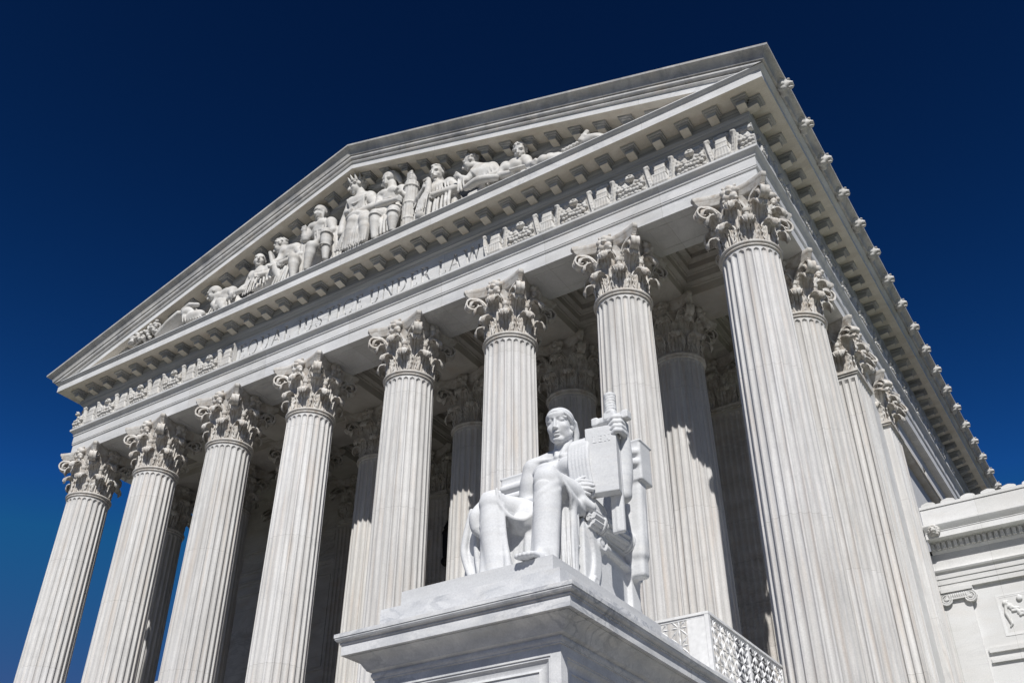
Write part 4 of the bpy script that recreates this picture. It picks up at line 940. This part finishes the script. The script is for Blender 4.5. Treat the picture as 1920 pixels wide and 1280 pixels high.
    c.box((sx,sy,3.62), (.36,.085,.07), .02, rotm(0,.03,0), k=.02)
    for s in (-1,1): c.box((sx+s*.35,sy,3.62-s*.01), (.075,.10,.095), .02, k=.02)
    c.box((sx,sy,3.68), (.13,.11,.09), .03, k=.03)
    for i in range(7): z = 3.77+.066*i; c.chain([(sx+(.10)*math.cos(a), sy+.10*math.sin(a), z+.02*math.cos(a)) for a in np.linspace(0,2*PI,11)], .034, k=.006)
    c.cap((sx,sy,3.7), (sx,sy,4.2), .085, .085, k=.01); c.ell((sx,sy,4.21), (.125,.125,.05), k=.02)
    c.build('sword', M_stat, t)
    return t
seated_statue()
# ------------------------------------------------------------------ carved figures of the pediment
def sculpt(c, J, s=1.0):
    """one carved person from joint positions; J holds points in metres, the facing direction and the hair or headgear"""
    P = lambda k: np.array(J[k], float)
    hd, ch, pv, a, b = P('head'), P('chest'), P('hips'), P('shR'), P('shL'); f = np.array(J.get('face', (0,-1,0)), float); f /= np.linalg.norm(f)
    sd = np.cross(f, (0,0,1)); sd /= np.linalg.norm(sd); up = np.cross(sd, f); R = np.stack([sd, -f, up], 1)
    at = lambda x, y, z: hd+sd*x*s+f*y*s+up*z*s
    ax = b-a; ax /= np.linalg.norm(ax); tz = ch-pv; tz /= np.linalg.norm(tz); fr = np.cross(tz, ax); fr /= np.linalg.norm(fr); fr = fr if fr[1] < 0 else -fr; B = np.stack([ax, -fr, np.cross(ax, -fr)], 1)
    mid = (a+b)/2
    if J.get('robe'):
        for q in range(9):
            u = -1+q/4; c.spl([mid+ax*u*.42*s+fr*.12*s+tz*.02*s, ch+ax*u*.34*s+fr*.29*s, (ch+pv)/2+ax*u*.27*s+fr*.27*s, pv+ax*u*.36*s+fr*.33*s], .045*s, k=.03)
    # ribcage, belly, shoulders
    c.ell(ch-tz*.08*s, (.44*s,.30*s,.48*s), B, k=.1); c.ell((ch+pv)/2-tz*.1*s, (.36*s,.27*s,.42*s), B, k=.1); c.ell(pv, (.44*s,.36*s,.34*s), B, k=.1)
    c.cap(a, b, .17*s, k=.1); c.ell(a, [.215*s]*3, k=.05); c.ell(b, [.215*s]*3, k=.05)
    for q in (() if J.get('robe') else (-1,1)):
        c.ell(ch+ax*q*.19*s+fr*.22*s+tz*.08*s, (.20*s,.10*s,.15*s), B, k=.035)
        for t in (-.28,-.44,-.60): c.ell(ch+ax*q*.10*s+fr*.25*s+tz*t*s, (.095*s,.06*s,.07*s), B, k=.03)
    c.chain([mid+tz*.05*s, hd-up*.22*s-f*.06*s], [.19*s,.15*s], k=.06)
    # head with features
    c.ell(at(0,-.04,.06), (.215*s,.275*s,.25*s), R, k=.03); c.ell(at(0,.08,-.12), (.175*s,.19*s,.20*s), R, k=.05); c.ell(at(0,.17,-.27), (.09*s,.075*s,.065*s), R, k=.04)
    c.cap(at(-.13,.2,.075), at(.13,.2,.075), .04*s, k=.025); c.cap(at(0,.25,.05), at(0,.32,-.085), .03*s, .045*s, k=.015)
    for q in (-1,1): c.ell(at(q*.09,.265,.015), (.065*s,.05*s,.04*s), R, k=.015, sub=True); c.ell(at(q*.12,.17,-.09), (.06*s,.06*s,.06*s), R, k=.04)
    c.ell(at(0,.245,-.165), (.075*s,.05*s,.025*s), R, k=.015); c.chain([at(-.08,.285,-.15), at(.08,.285,-.15)], .014*s, k=.01, sub=True); c.ell(at(0,.26,-.215), (.08*s,.04*s,.02*s), R, k=.02, sub=True)
    for q in (-1,1): c.ell(at(q*.215,-.04,-.02), (.03*s,.06*s,.085*s), R, k=.015)
    h = J.get('hair', 'curls'); rr = random.Random(int(1000*abs(hd[0]))+1)
    if h in ('curls', 'crown', 'beard'):
        for q in range(60):
            g = rr.uniform(0, 2*PI); e = rr.uniform(-.15, 1.4); d = np.array((math.cos(g)*math.cos(e), math.sin(g)*math.cos(e), math.sin(e)))
            if d[1] > .5 and d[2] < .66: continue
            c.ell(at(.215*d[0], -.04+.275*d[1], .06+.25*d[2]), [.06*s,.06*s,.04*s], k=.012)
    if h == 'beard':
        for q in range(14): c.ell(at(rr.uniform(-.12,.12), .13+rr.uniform(0,.10), -.26-rr.uniform(0,.18)), [.06*s]*3, k=.02)
        c.chain([at(-.09,.26,-.17), at(0,.285,-.13), at(.09,.26,-.17)], .03*s, k=.015)
    if h == 'crown':
        for q in range(13):
            g = 2*PI*q/13; c.cap(at(.22*math.cos(g), -.04+.27*math.sin(g), .17), at(.27*math.cos(g), -.04+.33*math.sin(g), .36), .055*s, .022*s, k=.015)
    if h == 'helmet':
        c.ell(at(0,-.05,.09), (.25*s,.31*s,.265*s), R, k=.01); c.ell(at(0,.25,-.02), (.15*s,.16*s,.12*s), R, k=.015, sub=True); c.ell(at(0,.16,-.05), (.155*s,.13*s,.15*s), R, k=.02); c.cap(at(0,.25,.03), at(0,.315,-.09), .03*s, .042*s, k=.015)
        for q in (-1,1): c.cap(at(q*.20,.06,0), at(q*.165,.12,-.26), .055*s, .05*s, k=.02); c.ell(at(q*.085,.275,.01), (.06*s,.045*s,.035*s), R, k=.015, sub=True)
        c.cap(at(0,.1,.345), at(0,-.22,.335), .035*s, .045*s, k=.02); c.spl([at(0,-.26,.1), at(0,-.33,-.12), at(0,-.36,-.32)], [.12*s,.10*s,.07*s], k=.04)
    if h == 'bald': c.ell(at(0,-.08,.06), (.22*s,.255*s,.25*s), R, k=.03)
    # limbs
    for k, sh in (('armR', a), ('armL', b)):
        if k in J:
            el, ha = [np.array(p, float) for p in J[k]]
            c.spl([sh, sh*.55+el*.45, el], [.19*s,.18*s,.125*s], k=.05, n=4); c.spl([el, el*.65+ha*.35, ha], [.13*s,.135*s,.085*s], k=.04, n=4)
            t = (ha-el)/np.linalg.norm(ha-el); o = np.cross(t, (0,1,0.2)); o /= np.linalg.norm(o); c.ell(ha+t*.08*s, [.10*s,.08*s,.10*s], k=.03)
            for q in range(4): c.chain([ha+t*.12*s+o*(.05*(q-1.5))*s, ha+t*.23*s+o*(.05*(q-1.5))*s, ha+t*.26*s+o*(.045*(q-1.5))*s-np.array((0,-.06*s,.05*s))], [.034*s,.032*s,.028*s], k=.008)
            c.chain([ha+t*.05*s+o*.09*s, ha+t*.15*s+o*.13*s], [.038*s,.03*s], k=.02)
    for k in ('legR', 'legL'):
        if k in J:
            p = [np.array(q, float) for q in J[k]]; c.spl(p[:2], [.28*s,.20*s], k=.08, n=2); c.ell(p[1], [.20*s]*3, k=.05); c.spl([p[1], p[1]*.65+p[2]*.35, p[2]], [.18*s,.19*s,.10*s], k=.05, n=4)
def cloth(c, A, B, n, rad, sag=.0, k=.05, seed=1, wob=.03):
    """n folds running between the polylines A and B (start line to end line)"""
    r = random.Random(seed); A = np.array(A, float); B = np.array(B, float)
    for i in range(n):
        u = i/max(1, n-1); a = A[0]+(A[1]-A[0])*u; b = B[0]+(B[1]-B[0])*u; m = (a+b)/2+np.array((r.uniform(-wob,wob), r.uniform(-wob,wob)-.03, -sag))
        c.spl([a, m, b], [rad*r.uniform(.6,.8), rad*r.uniform(.7,1.), rad*r.uniform(.6,.9)], k=k*.6, n=3)
PY, PZ = -1.42, 27.62
def figure(name, x, label, lo, hi, fn, h=.036):
    """fn sculpts in coordinates x, y relative to (x, PY) and z above the ledge"""
    c = Clay(lo, hi, h); fn(c); o = c.build(name, M_fig, None, (x+.16, PY, PZ)); tag(o, label, 'carved figure', 'carved marble figures of the pediment'); return o
def f_center(c):      # enthroned woman with rayed crown, facing half left
    sculpt(c, dict(head=(-.22,.0,4.42), chest=(.02,.1,3.42), hips=(.24,.15,2.34), shR=(-.46,.1,3.66), shL=(.50,.1,3.50), face=(-.78,-.6,-.26), hair='crown', robe=1,
        armL=((1.02,-.08,2.62),(.45,-.40,2.36)), armR=((-.66,.0,3.05),(-.22,-.30,2.72)), legL=((.42,.0,2.25),(1.0,-.6,1.40),(1.1,-.6,.3)), legR=((.05,.0,2.2),(.38,-.62,1.62),(.15,-.62,.3))), 1.36)
    cloth(c, ((.25,-.62,1.75),(.62,-.5,1.9)), ((-.45,-.62,.4),(.75,-.62,.4)), 9, .075, .0, .05, 3); cloth(c, ((-.38,-.14,3.6),(.3,-.22,3.3)), ((.0,-.25,2.3),(.55,-.3,2.4)), 6, .05, .02, .05, 4)
    c.spl([(-.5,-.15,3.5),(.0,-.34,3.05),(.45,-.25,3.25),(.6,-.05,3.5)], .05, k=.03); c.box((.35,.35,1.2), (.8,.3,1.2), .1, k=.1); c.spl([(-.62,-.05,3.2),(-.72,-.1,2.5),(-.62,-.25,1.7)], [.12,.16,.16], k=.06)
    c.spl([(.9,-.6,.75),(1.05,-.66,1.0),(.92,-.68,1.2),(.8,-.64,1.0)], .055, k=.02); c.ell((.3,-.45,2.05), (.5,.3,.2), k=.1); c.box((.55,-.5,.85), (.42,.18,.8), .12, k=.1); cloth(c, ((.15,-.66,1.6),(1.15,-.66,1.45)), ((-.1,-.72,.2),(1.2,-.72,.2)), 11, .06, 0, .05, 31)
def f_soldierL(c):
    sculpt(c, dict(head=(-.46,.0,3.84), chest=(-.36,.1,2.98), hips=(-.05,.15,2.05), shR=(-.86,.06,3.22), shL=(.18,.06,3.05), face=(-.12,-.95,-.3), hair='helmet',
        armR=((-1.0,-.18,2.45),(-1.0,-.30,2.80)), armL=((.58,-.15,2.25),(-.05,-.52,1.55)), legL=((.15,.1,1.9),(.68,-.6,1.72),(.80,-.6,.3)), legR=((-.25,.1,1.9),(-.10,-.6,1.35),(-.2,-.6,.2))), 1.24)
    c.box((.0,.38,1.1), (.9,.3,1.1), .1, k=.1); cloth(c, ((-.55,-.18,3.05),(.05,-.15,3.0)), ((-.35,-.22,2.0),(.2,-.2,2.0)), 5, .05, .02, .04, 6); cloth(c, ((.25,-.05,2.7),(.75,.0,2.5)), ((.5,-.3,.5),(1.25,-.2,.5)), 6, .09, 0, .05, 8)
    for z in (1.62,.95): c.spl([(.71+.26*math.cos(g),-.6+.26*math.sin(g),z) for g in np.linspace(0,2*PI,10)], .035, k=.015)
def f_soldierR(c):
    sculpt(c, dict(head=(-.40,.0,3.86), chest=(-.28,.1,2.92), hips=(-.20,.15,1.98), shR=(-.80,.08,3.16), shL=(.28,.08,2.98), face=(-.96,-.2,-.22), hair='helmet',
        armR=((-.68,-.25,2.35),(.42,-.45,1.98)), armL=((.72,-.12,2.22),(.62,-.36,2.30)), legR=((-.35,.05,1.9),(-.46,-.6,1.45),(-.40,-.6,.2)), legL=((.0,.05,1.9),(.48,-.6,1.15),(.5,-.6,.2))), 1.24)
    c.box((.0,.38,1.1), (.8,.3,1.1), .1, k=.1); cloth(c, ((-.5,-.2,1.9),(.2,-.2,1.9)), ((-.35,-.5,1.0),(.4,-.5,1.0)), 6, .06, .0, .05, 9); cloth(c, ((-.4,-.5,1.3),(.35,-.5,1.2)), ((-.3,-.55,.3),(.4,-.55,.3)), 5, .08, 0, .06, 10)
    for z, x in ((1.05,.50),(1.35,-.45)): c.spl([(x+.26*math.cos(g),-.6+.26*math.sin(g),z) for g in np.linspace(0,2*PI,10)], .035, k=.015)
def f_fasces(c):
    for k in range(14):
        a = 2*PI*k/14; c.chain([(.27*math.cos(a),.27*math.sin(a),.05),(.24*math.cos(a),.24*math.sin(a),2.95)], .075, k=.015)
    c.cap((0,0,.1), (0,0,2.95), .24, .22, k=.02)
    for z in (.9,1.75,2.7): c.chain([(.31*math.cos(a),.31*math.sin(a),z) for a in np.linspace(0,2*PI,14)], .06, k=.015)
    c.chain([(0,0,2.9),(.02,-.02,3.25),(-.02,-.05,3.55)], [.2,.19,.14], k=.04)
    for q in range(4): c.cap((-.13,-.12,3.12+.13*q), (.08,-.18,3.12+.13*q), .075, k=.012)
def f_bearded(c):
    sculpt(c, dict(head=(-.09,-.02,2.86), chest=(-.12,.12,1.98), hips=(-.02,.2,1.0), shR=(-.72,.1,2.2), shL=(.50,.1,2.10), face=(-.05,-.93,-.38), hair='beard', robe=1,
        armR=((-.95,-.15,1.55),(-.42,-.42,1.85)), armL=((1.05,-.15,1.38),(.2,-.45,1.25))), 1.24)
    c.spl([(-.22,-.42,2.28),(-.16,-.45,1.95),(-.18,-.46,1.5),(-.28,-.48,1.0),(-.36,-.48,.3)], [.10,.115,.16,.22,.28], k=.03); c.cap((-.22,-.45,2.3),(-.42,-.50,2.25), .07, .04, k=.02)
    for q in range(6): c.spl([(-.30+.06*q,-.60,1.4),(-.42+.08*q,-.70,.9),(-.52+.10*q,-.74,.4)], .03, k=.02)
    cloth(c, ((.05,-.15,2.2),(.55,-.05,2.2)), ((.2,-.35,1.3),(.95,-.25,1.3)), 6, .05, 0, .04, 11); cloth(c, ((-.6,-.1,2.2),(-.35,-.15,2.2)), ((-1.0,-.3,1.2),(-.4,-.35,1.2)), 4, .05, 0, .04, 13); cloth(c, ((-.7,-.3,1.4),(.8,-.3,1.2)), ((-.8,-.45,.2),(.9,-.45,.2)), 10, .08, 0, .06, 12); c.box((.1,.25,.7), (.85,.35,.7), .1, k=.1)
def f_student(c):
    sculpt(c, dict(head=(-.56,-.02,2.58), chest=(.05,.1,1.72), hips=(.40,.2,.95), shR=(-.22,.02,1.98), shL=(.42,.12,1.88), face=(-.93,-.25,-.34), hair='curls', robe=1,
        armR=((-.55,-.25,1.40),(-.78,-.38,1.62)), armL=((.85,-.08,1.22),(.02,-.40,.88))), 1.2)
    cloth(c, ((-.2,-.14,1.95),(.4,-.1,1.95)), ((.0,-.25,1.0),(.7,-.2,1.0)), 7, .045, .02, .04, 14); cloth(c, ((-.85,-.4,1.5),(-.6,-.4,1.45)), ((-.8,-.45,.8),(-.5,-.45,.8)), 3, .06, 0, .05, 15); c.box((.3,.25,.5), (1.0,.3,.5), .1, k=.1); c.spl([(-.4,-.5,.75),(.2,-.52,.82),(.9,-.4,.7)], [.13,.17,.14], k=.06)
    cloth(c, ((.2,-.1,1.3),(.9,.0,1.2)), ((.5,-.3,.3),(1.4,-.2,.3)), 6, .06, 0, .05, 16)
def f_reader(c):
    sculpt(c, dict(head=(.0,-.06,1.86), chest=(-.30,.12,1.20), hips=(.2,.25,.55), shR=(-.72,.06,1.5), shL=(.18,.06,1.36), face=(.1,-.85,-.55), hair='curls',
        armR=((-.90,-.18,.92),(-.10,-.40,.55)), armL=((.48,-.15,.78),(.75,-.4,.55)), legL=((.5,.2,.5),(1.35,-.1,.68),(2.3,-.1,.36)), legR=((.5,.0,.4),(1.2,-.35,.45),(2.1,-.3,.2))), 1.18)
    cloth(c, ((.5,-.2,.62),(.7,.0,.7)), ((2.0,-.4,.3),(2.2,-.0,.42)), 6, .07, -.04, .05, 17); c.box((.15,-.5,.52), (.32,.12,.05), .03, rotm(.25,0,.2), k=.02); c.box((.6,.25,.3), (1.2,.3,.3), .1, k=.1)
def f_tablet(c):
    c.box((.05,-.2,.72), (.09,.32,.30), .06, rotm(0,.6,.35), k=.04); cloth(c, ((.05,-.45,.80),(.2,.0,.85)), ((.9,-.45,.25),(1.0,.1,.3)), 8, .06, .05, .06, 19); c.ell((.4,-.2,.45), (.5,.35,.25), k=.1); c.box((.4,.1,.3), (.8,.35,.3), .1, k=.1)
    for q in range(5): c.ell((-.2-.12*q,-.3-.05*q,.62-.07*q), (.09,.12,.08), k=.03)
def f_sage(c):        # leaning man bent to the left, hands held out
    sculpt(c, dict(head=(-.82,-.02,2.98), chest=(-.15,.1,2.32), hips=(.30,.2,1.45), shR=(-.50,.02,2.50), shL=(.10,.1,2.52), face=(-.88,-.3,-.45), hair='curls',
        armR=((-.55,-.2,1.9),(-.62,-.42,1.62)), armL=((.72,-.12,1.72),(-.02,-.42,1.45)), legL=((.45,.1,1.3),(.70,-.5,1.25),(.8,-.5,.2))), 1.2)
    cloth(c, ((-.2,-.2,1.6),(.6,-.2,1.6)), ((-.45,-.45,.3),(.8,-.45,.3)), 8, .07, 0, .05, 22); c.box((.2,.3,.65), (.8,.3,.65), .1, k=.1)
    c.box((-.80,-.38,1.95), (.08,.2,.40), .06, rotm(0,-.3,.3), k=.02)
def f_sword(c):
    c.chain([(0,0,.4),(0,0,2.3)], [.24,.2], k=.03); c.chain([(0,0,2.25),(0,0,2.55)], [.19,.17], k=.03)
    for q in range(4): c.cap((-.14,-.12,2.55+.15*q), (.12,-.16,2.55+.15*q), .085, k=.012)
    c.chain([(0,0,2.4),(0,0,3.25)], [.15,.12], k=.02); c.ell((0,0,3.28), (.13,.13,.09), k=.02); c.cap((-.3,0,2.36), (.3,0,2.36), .08, k=.03)
    for k in range(8): a = 2*PI*k/8; c.chain([(.24*math.cos(a),.24*math.sin(a),.4),(.2*math.cos(a),.2*math.sin(a),2.2)], .05, k=.02)
def f_senator(c):
    sculpt(c, dict(head=(-.55,-.02,2.68), chest=(-.40,.12,1.82), hips=(-.1,.25,.95), shR=(-.88,.08,2.02), shL=(.10,.08,2.0), face=(.6,-.8,-.12), hair='bald', robe=1,
        armR=((-1.0,-.1,1.35),(-1.35,-.35,.95)), armL=((.45,-.1,1.5),(.15,-.4,1.35)), legL=((.2,.2,.9),(.95,-.3,1.45),(1.35,-.3,.5))), 1.2)
    cloth(c, ((-.75,-.12,2.0),(-.1,-.15,2.0)), ((-.95,-.3,.7),(.1,-.3,.8)), 8, .05, .02, .04, 24); cloth(c, ((-.1,-.15,1.9),(.7,-.15,1.6)), ((.0,-.4,.7),(1.3,-.3,1.1)), 8, .06, .14, .05, 25); c.box((.2,.3,.5), (1.3,.3,.5), .1, k=.1)
    c.spl([(-.95,-.3,1.0),(-1.4,-.4,.95),(-1.75,-.4,.75)], [.12,.11,.08], k=.05)
def f_crouch(c):
    sculpt(c, dict(head=(-.75,-.1,1.85), chest=(-.05,.08,1.45), hips=(.5,.25,.8), shR=(-.32,.0,1.52), shL=(.28,.08,1.66), face=(-.8,-.35,-.5), hair='bald',
        armR=((-.42,-.25,1.0),(-.15,-.4,.7)), armL=((.62,-.2,1.2),(.85,-.4,.95)), legL=((.5,.2,.7),(.1,-.3,.85),(.5,-.3,.2))), 1.18)
    c.box((.2,.3,.35), (.9,.3,.35), .1, k=.1); cloth(c, ((-.4,-.3,.9),(.7,-.3,.9)), ((-.5,-.4,.3),(.9,-.4,.3)), 7, .06, 0, .05, 27)
def f_legs(c):        # draped knees of a reclining figure with an urn beside them
    cloth(c, ((-.3,-.5,1.2),(.35,-.1,1.35)), ((-1.5,-.5,.4),(-1.0,.0,.6)), 6, .15, -.05, .07, 29); c.ell((.25,-.3,1.05), (.42,.35,.30), k=.1); c.chain([(.0,-.5,1.25),(.4,-.5,1.38),(.9,-.45,1.22)], [.10,.12,.10], k=.05); c.box((.3,.2,.45), (1.2,.3,.45), .1, k=.1)
    cloth(c, ((.1,-.5,1.15),(.6,-.3,1.1)), ((.3,-.6,.4),(1.3,-.4,.4)), 8, .05, 0, .06, 30); c.ell((.7,-.3,.7), (.6,.3,.3), k=.1)
def f_foliage(c):
    r = random.Random(4)
    for q in range(90):
        u = r.random(); x = -.85+1.75*u; z = .5+(.35+.65*u)*r.random()*(1 if u < .93 else .6); c.ell((x, -.35-.3*r.random()+.2*(z-.7), z), (.07+.05*r.random(),.09,.06+.05*r.random()), rotm(r.random(),r.random()*2,0), k=.012)
    c.box((.0,.1,.4), (.9,.35,.35), .1, k=.08)
figs = [('carved_foliage', -12.2, 'spiky heap of carved foliage at the low left end of the pediment', (-1.1,-.9,0), (1.1,.6,1.7), f_foliage),
 ('carved_drapery', -9.75, 'carved draped knees and cloth lying left of the stooping pediment figure', (-1.9,-.9,0), (1.9,.6,1.9), f_legs),
 ('carved_man', -7.55, 'carved bald man bent over with lowered head among the left pediment figures', (-1.5,-1.2,0), (1.5,.8,2.5), f_crouch),
 ('carved_man', -5.15, 'carved reclining man in a toga, head turned up, beside the pediment figure leaning over', (-2.0,-1.2,0), (2.0,.8,3.4), f_senator),
 ('carved_man', -3.65, 'carved bare-shouldered man leaning left with hands reaching out, beside the upright sword', (-1.6,-1.2,0), (1.6,.8,3.6), f_sage),
 ('carved_sword', -2.92, 'carved upright sword gripped by a fist, left of the helmeted guard', (-.6,-.5,0), (.6,.5,3.6), f_sword),
 ('carved_soldier', -1.78, 'carved guard in a close round helmet facing out, seated left of the crowned woman', (-1.7,-1.1,0), (1.6,.8,4.6), f_soldierL),
 ('carved_woman', .02, 'carved crowned woman enthroned under the peak of the pediment', (-1.3,-1.2,0), (1.6,.9,5.2), f_center),
 ('carved_soldier', 2.02, 'carved guard in a crested helmet in profile, arms crossed, seated right of the crowned woman', (-1.4,-1.1,0), (1.4,.8,4.6), f_soldierR),
 ('carved_rod_bundle', 2.86, 'carved upright bundle of rods topped by a fist in the pediment', (-.6,-.5,0), (.6,.5,3.8), f_fasces),
 ('carved_man', 4.28, 'carved bearded man with folded arms right of the bundle of rods', (-1.3,-1.3,0), (1.6,.8,3.6), f_bearded),
 ('carved_man', 6.40, 'carved curly-haired man in profile bending left, right of the bearded one', (-1.6,-1.2,0), (1.8,.8,3.3), f_student),
 ('carved_man', 8.20, 'carved reclining man with bowed head, the rightmost head in the pediment', (-1.4,-1.2,0), (3.0,.8,2.4), f_reader),
 ('carved_tablet', 11.0, 'carved leaning tablet and cloth at the far right of the pediment', (-1.2,-1.0,0), (1.7,.7,1.8), f_tablet)]
for a in figs: figure(*a)
# ------------------------------------------------------------------ light, sky, camera
AZ = (0.5245, -0.8514); EL = math.radians(44.8)
sd = Vector((AZ[0]*math.cos(EL), AZ[1]*math.cos(EL), math.sin(EL)))
sun = bpy.data.lights.new('sun', 'SUN'); sun.energy = 4.85; sun.angle = math.radians(.5); sun.color = (1, .978, .94)
so = bpy.data.objects.new('sun', sun); so.location = sd*80; so.rotation_euler = sd.to_track_quat('Z', 'Y').to_euler(); link(so)
W = bpy.data.worlds.new('World'); SC.world = W; W.use_nodes = True; nt = W.node_tree; bg = nt.nodes['Background']
sky = nt.nodes.new('ShaderNodeTexSky'); sky.sky_type = 'NISHITA'; sky.sun_disc = False; sky.sun_elevation = EL; sky.sun_rotation = math.atan2(AZ[0], AZ[1])
sky.altitude = 1500; sky.air_density = 1.0; sky.dust_density = 0.0; sky.ozone_density = 6.0
# a polarising filter deepens the clear sky
gm = nt.nodes.new('ShaderNodeGamma'); gm.inputs[1].default_value = 2.9; nt.links.new(sky.outputs[0], gm.inputs[0])
ml = nt.nodes.new('ShaderNodeVectorMath'); ml.operation = 'MULTIPLY'; ml.inputs[1].default_value = (.25,.33,.15); nt.links.new(gm.outputs[0], ml.inputs[0])
mn = nt.nodes.new('ShaderNodeVectorMath'); mn.operation = 'MINIMUM'; mn.inputs[1].default_value = (.85,1.8,5.0); nt.links.new(ml.outputs[0], mn.inputs[0])
nt.links.new(mn.outputs[0], bg.inputs[0]); bg.inputs[1].default_value = .05
cam = bpy.data.cameras.new('camera'); cam.sensor_width = 36; cam.lens = 1861.28/1920*36; cam.clip_start = .1; cam.clip_end = 8000
co = bpy.data.objects.new('camera', cam); link(co); SC.camera = co
Rr, Ur, Fv = Vector((.84199822,.53947903,.00117177)), Vector((.309096,-.48420311,.81853956)), Vector((-.4421523,.68884667,.57444897))
M = Matrix((( Rr.x, Ur.x, -Fv.x, 22.684), (Rr.y, Ur.y, -Fv.y, -24.377), (Rr.z, Ur.z, -Fv.z, 1.65), (0,0,0,1)))
co.matrix_world = M
SC.view_settings.view_transform = 'Standard'; SC.view_settings.look = 'None'; SC.view_settings.exposure = 0; SC.view_settings.gamma = 1
SC.cycles.use_denoising = True; SC.cycles.max_bounces = 6; SC.cycles.diffuse_bounces = 4
